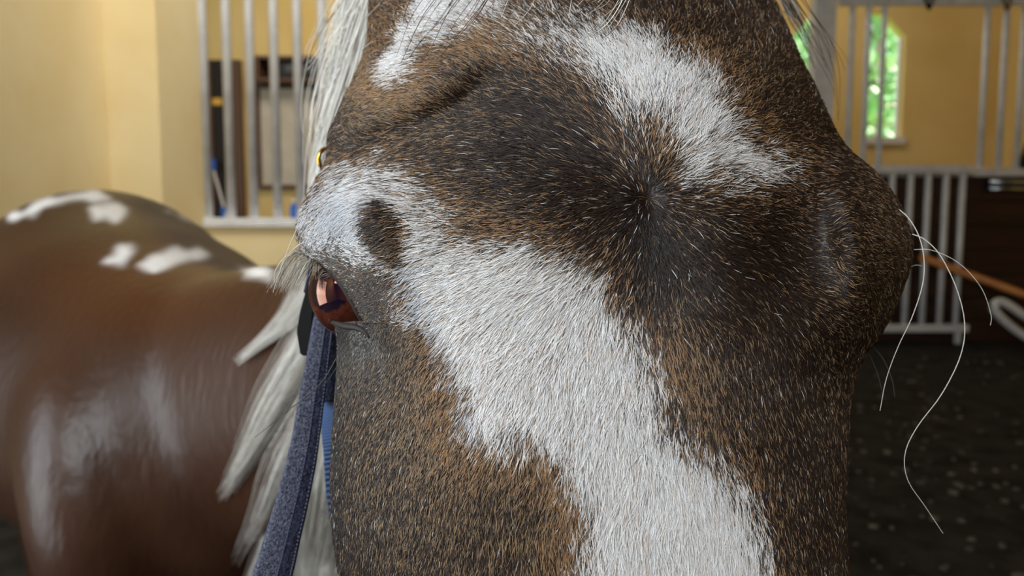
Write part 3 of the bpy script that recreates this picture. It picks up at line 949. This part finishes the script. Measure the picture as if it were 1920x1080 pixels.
def ear(px, py, d, lean):
    """leaf shaped cupped ear, closed"""
    b = P(px, py, d); n = 14; m = 12; rows_ = []
    for i in range(n + 1):
        t = i / n
        wv = 0.030 * math.sin(math.pi * (0.22 + 0.78 * t)) ** 0.8 * (1 - t ** 6) + 0.002
        row = []
        for j in range(m):
            an = 2 * math.pi * j / m
            cup = 0.55 if math.sin(an) < 0 else 1.0
            row.append(bmH.verts.new(b + np.array([lean * t * .05 + wv * math.cos(an), .02 + .03 * t + wv * .55 * math.sin(an) * cup, -.03 + 0.155 * t])))
        rows_.append(row)
    for r0, r1 in zip(rows_, rows_[1:]):
        for j in range(m):
            k = (j + 1) % m
            bmH.faces.new((r0[j], r0[k], r1[k], r1[j]))
    bmH.faces.new(rows_[0][::-1]); bmH.faces.new(rows_[-1])


ear(800, -190, .385, -1); ear(1345, -190, .385, 1)
meH = bpy.data.meshes.new('head_cage'); bmesh.ops.recalc_face_normals(bmH, faces=bmH.faces); bmH.to_mesh(meH); bmH.free()
oH = bpy.data.objects.new('head_cage', meH); COL.objects.link(oH)
md = oB.modifiers.new('u', 'BOOLEAN'); md.operation = 'UNION'; md.object = oH; md.solver = 'EXACT'; md.use_self = False
dg = bpy.context.evaluated_depsgraph_get(); dg.update()
me = bpy.data.meshes.new_from_object(oB.evaluated_get(dg))
print('HORSE verts', len(me.vertices), 'head', len(V_head))
bpy.data.objects.remove(oB); bpy.data.objects.remove(oH)
me.name = 'body'
for at in list(me.attributes):
    if at.name not in ('position', '.edge_verts', '.corner_vert', '.corner_edge', 'sharp_face') and not at.is_internal and not at.is_required:
        me.attributes.remove(at)
me.materials.clear()
nv = len(me.vertices)
co = np.empty(nv * 3, np.float32); me.vertices.foreach_get('co', co); co = co.reshape(-1, 3).astype(float)
cx, cy, cd = chart(co)
col = np.empty((nv, 3))
hd = cd < 0.52
col[hd] = skin_colors(cx[hd], cy[hd], cd[hd])
B_WHITE = [[(20, 406), (70, 378), (130, 360), (190, 356), (204, 372), (150, 379), (90, 387), (40, 412)],
           [(165, 390), (200, 380), (240, 388), (236, 402), (212, 414), (178, 412)], [(318, 396), (362, 396), (384, 408), (376, 420), (336, 408)],
           [(262, 494), (318, 468), (372, 464), (388, 474), (350, 492), (290, 508)], [(198, 492), (226, 462), (246, 452), (250, 474), (228, 500)],
           [(452, 500), (500, 498), (520, 506), (506, 518), (462, 516)]]
bx, by = cx[~hd], cy[~hd]
bn = vnoise(bx / 22, by / 22, 5) * 7
bw = np.zeros_like(bx)
for poly in B_WHITE:
    bw = np.maximum(bw, sstep(-8, 9, sdist(bx, by, poly) + bn * 1.1))
cb = lin(54, 33, 22)[None] * (1 + .25 * vnoise(bx / 120, by / 120, 6))[:, None]
warm = np.exp(-0.5 * (((bx - 260) / 110) ** 2 + ((by - 520) / 70) ** 2))
cb = cb + (lin(92, 54, 30) - lin(62, 36, 24)) * warm[:, None] * .8
col[~hd] = cb * (1 - bw[:, None]) + lin(250, 248, 246) * bw[:, None]
set_col(me, col)
body = link_mesh('body', me, M_coat, horse, True)

# ------------------------------------------------------------------ short coat on the head, strand by strand
tri = np.concatenate([HF[:, [0, 1, 2]], HF[:, [0, 2, 3]]])
A_, B_, Cc = V_head[tri[:, 0]], V_head[tri[:, 1]], V_head[tri[:, 2]]
nrm = np.cross(B_ - A_, Cc - A_); area = np.linalg.norm(nrm, axis=1) / 2
nrm = nrm / (2 * area[:, None] + 1e-15)
ring_c = HV.mean(1)
cent = (A_ + B_ + Cc) / 3
# outward orientation
rowi = tri[:, 0] // nc
flip = np.sum(nrm * (cent - ring_c[rowi]), 1).mean() < 0
if flip: nrm = -nrm
tx_, ty_, td_ = chart(cent)
wgt = np.ones(len(tri))
ringj = tri[:, 0] % nc
front = ringj < NF
wgt *= np.where(front & (ty_ > -200) & (ty_ < 1350), 1.0, 0.10)
wgt *= np.where((np.abs(ty_ - 470) > 700) & ~((ty_ > -200) & (ty_ < 1350)), .5, 1)
prob = area * wgt
NS = 430000
pick = rng.choice(len(tri), NS, p=prob / prob.sum())
r1 = np.sqrt(rng.uniform(size=(NS, 1))); r2 = rng.uniform(size=(NS, 1))
root = A_[pick] * (1 - r1) + B_[pick] * r1 * (1 - r2) + Cc[pick] * r1 * r2
N = nrm[pick]
# smooth normals from the grid
vn = np.zeros_like(V_head); np.add.at(vn, tri.ravel(), np.repeat(nrm * area[:, None], 3, 0)); vn /= np.linalg.norm(vn, axis=1)[:, None] + 1e-12
N = vn[tri[pick, 0]] * (1 - r1) + vn[tri[pick, 1]] * r1 * (1 - r2) + vn[tri[pick, 2]] * r1 * r2
N /= np.linalg.norm(N, axis=1)[:, None] + 1e-12
fx, fy, fd = chart(root)
keep = ~((fx < 690) & (fy > 470) & (fy < 640) & (np.linalg.norm(root - EYE_C, axis=1) < EYE_R + .0012))
# growth direction: away from the whorl, bending down the face and around the brow
WX, WY = 1214.0, 370.0
dx = fx - WX; dy = fy - WY; rd_ = np.hypot(dx, dy) + 1e-6
ux, uy = dx / rd_, dy / rd_
down = sstep(80, 600, dy)[:]
ux = ux * (1 - .55 * down); uy = uy * (1 - .55 * down) + .75 * down
# left side of the forehead lies nearly level
lvl = sstep(60, 260, -dx) * sstep(200, 0, np.abs(dy + 60))
uy = uy * (1 - .35 * lvl)
# downwards below the eyes at the sides
sidew = sstep(380, 560, np.abs(fx - 1150)) * sstep(520, 700, fy)
uy = uy + sidew * .6
ang = np.arctan2(uy, ux) + .22 * vnoise(fx / 60, fy / 60, 8) + .25 * rng.normal(size=NS) * .8
ux, uy = np.cos(ang), np.sin(ang)
T = ux[:, None] * R_ - uy[:, None] * U_
T = T - np.sum(T * N, 1)[:, None] * N
T /= np.linalg.norm(T, axis=1)[:, None] + 1e-9
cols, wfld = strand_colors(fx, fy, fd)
L = (0.0038 + .0028 * wfld) * rng.uniform(.6, 1.25, NS)
eyed = np.hypot((fx - 670) / 110, (fy - 580) / 140)
L *= .35 + .65 * sstep(.3, 1.5, eyed)
L *= 1 + .35 * np.exp(-0.5 * ((fx - 1200) / 260) ** 2 - 0.5 * ((fy - 180) / 140) ** 2)
L *= 1 - .35 * sstep(1000, 760, fx) * sstep(560, 720, fy)
L *= np.where(fx > 1500, .75, 1)
L *= 1 - .45 * np.exp(-0.5 * (rd_ / 55) ** 2)
lift = np.clip(.30 + .12 * rng.normal(size=NS), .08, .7)
tt = np.array([0, .33, .67, 1.0])
curl = rng.normal(size=(NS, 1)) * .10
Bn = np.cross(N, T)
pts = []
for t in tt:
    up = lift * (t - .62 * t * t)
    pts.append(root + T * (L * t)[:, None] + N * (L * up)[:, None] + Bn * (L[:, None] * curl * t * t))
pts = np.stack(pts, 1)[keep]
cols = cols[keep]; n_s = len(pts)
rad0 = 0.000092 * rng.uniform(.75, 1.3, n_s)
rads = rad0[:, None] * np.array([1, .95, .7, .15])[None]
hc = bpy.data.hair_curves.new('coat_hair')
hc.add_curves([4] * n_s)
hc.attributes['position'].data.foreach_set('vector', pts.astype(np.float32).ravel())
ra = hc.attributes.get('radius') or hc.attributes.new('radius', 'FLOAT', 'POINT')
ra.data.foreach_set('value', rads.astype(np.float32).ravel())
ca = hc.attributes.new('col', 'FLOAT_COLOR', 'CURVE')
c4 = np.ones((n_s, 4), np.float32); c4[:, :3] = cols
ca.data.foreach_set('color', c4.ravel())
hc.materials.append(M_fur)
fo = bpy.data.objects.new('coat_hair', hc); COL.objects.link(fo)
fo.parent = horse; fo.matrix_parent_inverse = Matrix.Translation(-Vector(horse.location))
fo['kind'] = 'stuff'

# ------------------------------------------------------------------ eyes
def eyeball(center, gaze, name='eye'):
    n, m = 96, 64
    gaze = np.array(gaze, float); gaze /= np.linalg.norm(gaze)
    upv = np.array([0.35, 0, 1.0]); sv = np.cross(gaze, upv); sv /= np.linalg.norm(sv); uv = np.cross(sv, gaze)
    th_ = np.linspace(0, np.pi, m); ph = np.linspace(0, 2 * np.pi, n, endpoint=False)
    rr_ = EYE_R * (1 + 0.035 * np.exp(-0.5 * (th_ / .45) ** 2))
    V = (np.cos(th_)[:, None, None] * gaze + np.sin(th_)[:, None, None] * (np.cos(ph)[None, :, None] * sv + np.sin(ph)[None, :, None] * uv)) * rr_[:, None, None]
    TH = np.repeat(th_[:, None], n, 1); PH = np.repeat(ph[None], m, 0)
    ex = TH * np.cos(PH) / .56; ey = TH * np.sin(PH) / .44
    pr = np.hypot(ex, ey)
    iris = lin(70, 32, 23)[None, None] * (1 + .35 * vnoise(PH * 9, TH * 6, 12))[..., None]
    iris = iris * (1 - .6 * sstep(.5, .95, TH))[..., None]
    c = np.where((pr < 1)[..., None], lin(16, 12, 26), iris)
    c = np.where((TH > 1.30)[..., None], lin(205, 205, 210), c)
    ii = np.arange(n * m).reshape(m, n); nn = np.roll(ii, -1, 1)
    Fq = np.stack([ii[:-1], nn[:-1], nn[1:], ii[1:]], -1).reshape(-1, 4)
    me_ = np_mesh(name, V.reshape(-1, 3) + center, Fq, c.reshape(-1, 3))
    return link_mesh(name, me_, M_eye, horse, True)


eyeball(EYE_C, (-.55, -.82, .13))
eyeball(P(1588, 500, .322), (.85, -.45, 0))

# lid rims and lashes
from mathutils.bvhtree import BVHTree
_bm = bmesh.new(); _bm.from_mesh(me); _bvh = BVHTree.FromBMesh(_bm); _bm.free()



def on_face(px, py, lift_=.0006):
    dv = Vector(P(px, py, 1.0) - C_).normalized()
    loc = _bvh.ray_cast(Vector(C_), dv)[0]
    q_ = on_eye(px, py, .001)
    if loc is not None and (np.array(loc) - C_) @ FW_ < (q_ - C_) @ FW_: q_ = np.array(loc)
    return q_ - np.array(dv) * lift_


lidp = [(570, 474, 0), (590, 484, 0), (607, 496, 0), (626, 512, 0), (645, 535, 0), (660, 560, 0), (673, 585, 0), (685, 610, 0), (692, 636, 0)]
def on_eye(px, py, lift_=.0012):
    d0 = P(px, py, 1.0) - C_; l0 = np.linalg.norm(d0); d1 = d0 / l0
    b1 = d1 @ oc; R3 = EYE_R + lift_; dd = b1 * b1 - (oc @ oc - R3 * R3)
    tt_ = -b1 - math.sqrt(max(dd, 0))
    return C_ + d1 * tt_
M_lid = mat_principled('eyelid_skin', lin(44, 38, 36), 0.6, spec=0.25)
lp = catmull(np.array([on_eye(x, y, .0022) for x, y, _ in lidp]), 40)
tube('eyelid', lp, 0.0017 * np.sin(np.linspace(.35, np.pi - .35, 40)) ** .4, M_lid, horse, 10)
lidl = [(616, 599), (626, 605), (638, 609), (652, 612), (668, 614), (682, 621), (692, 633)]
lp2 = catmull(np.array([on_face(x, y, .0001) for x, y in lidl]), 40)
tube('eyelid', lp2, 0.0012 * np.sin(np.linspace(.12, np.pi - .12, 40)) ** .6, M_lid, horse, 10)

def fan(n, root_a, root_b, tips, dspread, cols_, r0, r1, name, M=9, jit=6.0, droop=12):
    P_ = []
    C0 = []
    for i in range(n):
        t = random.random()
        ra_ = np.array(root_a) * (1 - t) + np.array(root_b) * t
        ta = np.array(tips[0]) * (1 - t) + np.array(tips[1]) * t
        ta = ta + np.array([random.gauss(0, jit), random.gauss(0, jit), random.gauss(0, dspread)])
        mid = (ra_ + ta) / 2 + np.array([random.gauss(0, 3), -droop + random.gauss(0, 3), 0])
        q_ = catmull(np.array([ra_, mid, ta]), M)
        P_.append(P(q_[:, 0], q_[:, 1], q_[:, 2]))
        C0.append(cols_[random.randrange(len(cols_))] * random.uniform(.7, 1.05))
    return P_, C0
lc = [lin(225, 220, 208), lin(196, 188, 172), lin(150, 138, 122)]
A1, B1 = fan(150, (560, 462, .292), (598, 488, .288), [(506, 535, .285), (556, 545, .280)], .003, lc, 0, 0, 'l')
A2, B2 = fan(30, (585, 480, .287), (640, 528, .284), [(580, 515, .280), (612, 522, .279)], .001, lc, 0, 0, 'l', jit=4, droop=2)
strands('eyelashes', A1 + A2, .00011, .00003, B1 + B2, M_hair, horse)['kind'] = 'stuff'

# long single whiskers
WH = [([(575, 398, .288), (552, 440, .285), (528, 500, .28), (512, 548, .278)], 0), ([(570, 420, .29), (540, 418, .29), (470, 421, .29)], 0),
      ([(560, 445, .292), (556, 470, .29), (540, 440, .288)], 0), ([(600, 440, .28), (560, 460, .278), (520, 500, .275), (514, 530, .275)], 0),
      ([(1658, 378, .286), (1700, 405, .282), (1727, 455, .28), (1732, 520, .28), (1712, 590, .28), (1684, 650, .28), (1662, 710, .28), (1650, 770, .28)], 1),
      ([(1705, 437, .291), (1735, 450, .288), (1765, 482, .286), (1795, 545, .285), (1809, 610, .285), (1800, 670, .285), (1765, 740, .285), (1720, 800, .285), (1697, 850, .285), (1702, 900, .285), (1735, 950, .285), (1768, 1000, .285)], 1),
      ([(1712, 468, .292), (1750, 470, .29), (1800, 495, .29), (1840, 540, .29), (1858, 590, .29), (1857, 610, .29)], 1),
      ([(1708, 500, .292), (1718, 497, .29), (1730, 499, .29)], 1),
      ([(1632, 645, .29), (1655, 672, .29), (1672, 710, .29), (1678, 745, .29)], 2), ([(1628, 660, .29), (1645, 700, .29), (1655, 740, .29)], 2),
      ([(632, 670, .285), (600, 720, .285), (540, 770, .285), (478, 820, .285)], 2), ([(655, 640, .28), (630, 690, .28), (610, 720, .28)], 2)]
wp, wc = [], []
for pts_, k in WH:
    q_ = catmull(np.array(pts_, float), 40); wp.append(P(q_[:, 0], q_[:, 1], q_[:, 2])); wc.append([lin(205, 198, 180), lin(215, 212, 205), lin(70, 66, 62)][k])
for a_, c_ in zip(wp, wc):
    strands('whisker', [a_], .00017, .00008, [c_], M_hair, horse, sides=6)

# ------------------------------------------------------------------ mane, forelock
C_SIL = [lin(246, 244, 238), lin(238, 234, 226), lin(250, 249, 246), lin(216, 210, 198), lin(232, 227, 216)]
def lock(guide, n, sp0, sp1, dj, M=18, wav=6.0, dark=0.08, cset=None):
    cset = cset or C_SIL
    gd = np.array(guide, float); g_ = catmull(gd, M); out = []; cc = []
    t = np.linspace(0, 1, M)
    nx_ = np.gradient(g_[:, :2], axis=0); nx_ /= np.linalg.norm(nx_, axis=1)[:, None] + 1e-9
    sdv = np.stack([-nx_[:, 1], nx_[:, 0]], 1)
    for i in range(n):
        o0 = random.gauss(0, 1); ph_ = random.uniform(0, 6.28); ln = random.uniform(.45, 1.0)
        off = o0 * (sp0 * (1 - t) + sp1 * t) + wav * np.sin(t * random.uniform(3, 7) + ph_) * t + random.gauss(0, 1) * sp1 * .35 * t * t
        off = off * (1 - .6 * sstep(.55, 1.0, t * ln))
        gi = np.stack([np.interp(t * ln, t, g_[:, k]) for k in range(3)], 1)
        q_ = gi.copy(); q_[:, :2] += sdv * off[:, None]; q_[:, 2] += random.gauss(0, dj)
        out.append(P(q_[:, 0], q_[:, 1], q_[:, 2]))
        cc.append(lin(70, 52, 44) if random.random() < dark else cset[random.randrange(len(cset))] * random.uniform(.75, 1.08))
    return out, cc
MA, MC = [], []


def settle(guide):
    """lay the visible course of a lock on the neck and shoulder behind it"""
    out_ = []
    for (x_, y_, d_) in guide:
        o_ = P(x_, y_, .56); dv = Vector(P(x_, y_, 1.0) - C_).normalized()
        loc, nn_, ii_, di_ = _bvh.ray_cast(Vector(o_), dv)
        if loc is not None:
            dh = float(chart(np.array(loc))[2])
            if dh < 1.25: d_ = max(.56, dh - .022)
        out_.append((x_, y_, d_))
    return out_


def crest(x, y, z):
    a_, b_, c_ = chart(np.array([x, y, z])); return (float(a_), float(b_), float(c_))


def addl(*a, **k):
    x_, y_ = lock(*a, **k); MA.extend(x_); MC.extend(y_)


def addn(root, guide, *a, **k):
    g = settle(guide); d_ = np.array([q[2] for q in g])
    d_ = np.minimum(d_, np.interp(np.arange(len(d_)), [0, len(d_) - 1], [.74, 1.0]))
    g = [(q[0], q[1], float(v)) for q, v in zip(g, d_)]
    addl([crest(*root)] + g, *a, M=22, **k)
# beside the poll, falling behind the cheek
P0 = (1040, -270, .45); P1 = (860, -215, .43)
addl([P0, P1, (735, -80, .42), (690, 40, .42), (655, 160, .425), (612, 290, .43), (590, 400, .43), (560, 540, .44)], 620, 14, 14, .010, M=22)
addl([P0, P1, (720, -80, .43), (668, 20, .44), (645, 130, .445), (625, 240, .45), (618, 330, .45), (600, 460, .45)], 420, 15, 13, .010, M=22)
addl([P0, P1, (705, -90, .42), (668, 0, .42), (630, 90, .42), (595, 200, .43), (588, 330, .43)], 60, 14, 20, .012, wav=14, M=22)
addl([P0, P1, (705, -60, .42), (650, 20, .42), (600, 80, .42), (570, 130, .42)], 26, 10, 22, .012, wav=14, M=22)
# on the neck, lower
addn((-.08, .71, 1.125), [(655, 420, .7), (592, 530, .7), (535, 605, .75), (440, 680, .8)], 520, 22, 9, .006, wav=3, dark=.0)
addn((-.05, .67, 1.14), [(690, 470, .7), (575, 650, .7), (515, 750, .75), (462, 850, .8), (410, 940, .8)], 400, 17, 14, .008, wav=5)
addn((-.03, .64, 1.15), [(700, 520, .65), (590, 760, .7), (530, 870, .75), (490, 960, .75), (440, 1060, .75)], 190, 14, 18, .010, wav=9, dark=.2)
addn((-.01, .61, 1.16), [(710, 520, .62), (610, 790, .65), (560, 910, .7), (500, 1020, .7), (455, 1120, .7)], 420, 13, 14, .010, wav=6)
addn((.01, .58, 1.17), [(715, 520, .6), (640, 780, .62), (612, 920, .65), (585, 1060, .65), (570, 1180, .65)], 1100, 20, 28, .010, wav=6)
addn((.02, .55, 1.185), [(725, 520, .58), (655, 800, .6), (632, 930, .62), (618, 1060, .62), (610, 1180, .62)], 640, 16, 18, .010, wav=4)
strands('mane', MA, .00036, .00012, MC, M_hair, horse)['kind'] = 'stuff'

FA, FC = [], []
def addf(*a, **k):
    x_, y_ = lock(*a, **k); FA.extend(x_); FC.extend(y_)
cdk = [lin(46, 36, 34), lin(60, 48, 44)]
addf([(960, -110, .285), (915, -10, .272), (862, 60, .262), (800, 130, .257)], 9, 22, 26, .002, wav=4, dark=.9, cset=cdk)
addf([(880, -110, .30), (840, -30, .287), (790, 40, .277), (750, 120, .272)], 12, 20, 16, .002, wav=4, dark=.5, cset=cdk)
addf([(1010, -110, .285), (985, -20, .268), (940, 60, .255)], 12, 30, 30, .002, wav=6, dark=.5)
addf([(1180, -110, .275), (1150, -20, .262), (1110, 40, .252), (1080, 70, .247)], 10, 40, 30, .002, wav=8, dark=.1)
addf([(1060, -120, .28), (1075, -30, .266), (1060, 40, .252)], 12, 50, 60, .002, wav=8, dark=.4)
addf([(790, -90, .33), (745, 0, .325), (700, 70, .33), (655, 100, .34)], 8, 14, 22, .004, wav=8, dark=.1)
addf([(1440, -80, .37), (1500, 10, .37), (1545, 80, .37), (1570, 150, .37), (1575, 230, .37)], 14, 10, 16, .004, wav=10, dark=.9, cset=cdk)
addf([(1420, -80, .38), (1470, 0, .38), (1505, 60, .38), (1530, 130, .38)], 60, 9, 8, .006, wav=4, dark=.5)
strands('forelock', FA, .00017, .00007, FC, M_hair, horse)['kind'] = 'stuff'

# tail
TA, TC = [], []
for i in range(260):
    a_ = np.array([-1.16, 1.99, 1.0]) + rng.normal(size=3) * np.array([.015, .015, .01])
    e_ = a_ + np.array([-.10 + rng.normal() * .04, .16 + rng.normal() * .04, -.72 + rng.normal() * .08])
    m_ = (a_ + e_) / 2 + np.array([-.06, .10, .14])
    TA.append(catmull(np.array([a_, m_, e_]), 12)); TC.append(C_SIL[i % 5] * .8)
strands('tail', TA, .0012, .0005, TC, M_hair, horse)['kind'] = 'stuff'

# ------------------------------------------------------------------ halter
hl = empty('halter', tuple(P(600, 700, .33)))
tag(hl, 'dark blue padded halter with black keeper beside the eye', 'halter')


def ribbon(name, path, wdir, width, thick, mat, parent, bevel=True):
    path = np.asarray(path, float); n = len(path)
    tan = np.gradient(path, axis=0); tan /= np.linalg.norm(tan, axis=1)[:, None]
    wd = np.asarray(wdir, float); wd = np.broadcast_to(wd, path.shape)
    wd = wd - np.sum(wd * tan, 1)[:, None] * tan; wd = wd / np.linalg.norm(wd, axis=1)[:, None]
    nd = np.cross(tan, wd)
    width = np.broadcast_to(np.asarray(width, float), (n,))[:, None]
    h, k = width / 2, thick / 2
    cs = [(-1, -.4), (-.8, -1), (.8, -1), (1, -.4), (1, .4), (.8, 1), (-.8, 1), (-1, .4)]
    bm = bmesh.new(); R = []
    for i in range(n):
        R.append([bm.verts.new(path[i] + wd[i] * h[i] * c0 + nd[i] * k * c1) for c0, c1 in cs])
    m = len(cs)
    for a_, b_ in zip(R, R[1:]):
        for j in range(m):
            l = (j + 1) % m
            bm.faces.new((a_[j], a_[l], b_[l], b_[j]))
    bm.faces.new(R[0][::-1]); bm.faces.new(R[-1])
    bmesh.ops.recalc_face_normals(bm, faces=bm.faces)
    return bm_obj(name, bm, mat, parent, True)


cheek = [(617, 545, .335), (607, 600, .332), (598, 660, .328), (584, 750, .324), (570, 840, .32), (548, 940, .316), (522, 1040, .312), (505, 1120, .31), (510, 1260, .305), (600, 1420, .30)]
ck = catmull(np.array(cheek), 70); ckw = P(ck[:, 0], ck[:, 1], ck[:, 2])
wv = np.interp(ck[:, 1], [545, 640, 800, 1000, 1100], [.008, .0095, .0115, .0145, .0165])
fle = ribbon('cheek_strap', ckw, (1, .35, 0), wv * 1.0, .004, M_strap, hl)
ckd = P(ck[:, 0] + wv / ck[:, 2] * F_PX * .30, ck[:, 1], ck[:, 2] - .0028)
edg = ribbon('edge_binding', ckd, (1, .3, 0), wv * .42, .002, M_strap_dark, fle)
# stitches down the binding
st_l = []
for i in range(3, 60):
    for off in (-.38, .0, .38):
        st_l.append((i, off))
bm = bmesh.new()
ck2 = catmull(np.array(cheek), 240); wv2 = np.interp(ck2[:, 1], [545, 640, 800, 1000, 1100], [.008, .0095, .0115, .0145, .0165])
for i in range(4, 200, 2):
    for off in (.12, .46):
        c_ = P(ck2[i, 0] + wv2[i] / ck2[i, 2] * F_PX * off, ck2[i, 1], ck2[i, 2] - .0045)
        r_ = bmesh.ops.create_icosphere(bm, subdivisions=1, radius=.00045)
        for v in r_['verts']: v.co = Vector(c_) + Vector((v.co.x, v.co.y, v.co.z * 1.7))
stc = bm_obj('stitching', bm, M_stitch, fle, True); stc['kind'] = 'stuff'

# throat strap: ribbed webbing, ribs raised
thp = catmull(np.array([(628, 590, .352), (622, 680, .352), (620, 760, .352), (624, 850, .354), (632, 950, .358), (660, 1080, .37), (720, 1220, .39)], float), 60)
thw = P(thp[:, 0], thp[:, 1], thp[:, 2])
th_s = ribbon('throat_strap', thw, (1, .1, 0), .0085, .002, M_strap_dark, hl)
fine = catmull(np.array([(628, 740, .352), (620, 790, .352), (624, 850, .354), (632, 950, .358), (660, 1080, .37)], float), 40)
fw = P(fine[:, 0], fine[:, 1], fine[:, 2] - .0012)
bm = bmesh.new()
for p_ in fw:
    r_ = bmesh.ops.create_cube(bm, size=1.0)
    for v in r_['verts']: v.co = Vector(p_) + Vector((v.co.x * .0084, v.co.y * .0016, v.co.z * .0013 + v.co.x * .0016))
rb = bm_obj('ribbing', bm, M_rib, th_s); rb['kind'] = 'stuff'
wrap = catmull(np.array([(624, 575, .345), (622, 640, .345), (618, 700, .345), (618, 752, .346)], float), 20)
ribbon('strap_wrap', P(wrap[:, 0], wrap[:, 1], wrap[:, 2]), (1, .2, 0), np.interp(np.linspace(0, 1, 20), [0, .5, 1], [.008, .0105, .0085]), .004, M_strap_dark, hl)

# black keeper
bm = bmesh.new()
pp = [(578, 528), (592, 528), (590, 560), (581, 668), (563, 666), (556, 622), (562, 585)]
fa = [bm.verts.new(P(x, y, .338)) for x, y in pp]; fb = [bm.verts.new(P(x + 5, y, .350)) for x, y in pp]
bm.faces.new(fa); bm.faces.new(fb[::-1])
for i in range(len(pp)):
    j = (i + 1) % len(pp); bm.faces.new((fa[i], fa[j], fb[j], fb[i]))
bmesh.ops.recalc_face_normals(bm, faces=bm.faces)
bmesh.ops.bevel(bm, geom=list(bm.edges), offset=.0006, segments=2, affect='EDGES')
bm_obj('keeper', bm, M_black, hl)
# crown strap up behind the cheek, and brass buckle
cr = catmull(np.array([(590, 560, .352), (610, 470, .362), (640, 380, .375), (655, 300, .39), (690, 190, .41), (760, 60, .43), (850, -80, .45), (1000, -150, .47), (1150, -130, .47), (1320, -40, .44), (1430, 120, .41)], float), 80)
ribbon('crown_strap', P(cr[:, 0], cr[:, 1], cr[:, 2]), (.3, 1, 0), .018, .003, M_strap_dark, hl)
bc = P(616, 300, .385)
aa = np.linspace(0, 2 * np.pi, 24)
tube('buckle', np.stack([bc[0] + .004 * np.cos(aa), bc[1] + .004 * np.cos(aa), bc[2] + .006 * np.sin(aa)], 1), .0011, M_brass, hl, 8)
# noseband round the lower face, below the picture
ri = int(np.argmin(np.abs(rows - 1430)))
nb = HV[ri]; nbc = nb.mean(0)
nbp = nbc + (nb - nbc) * 1.04
ribbon('noseband', np.vstack([nbp[::4], nbp[:1]]), (0, 0, 1), .022, .003, M_strap_dark, hl)
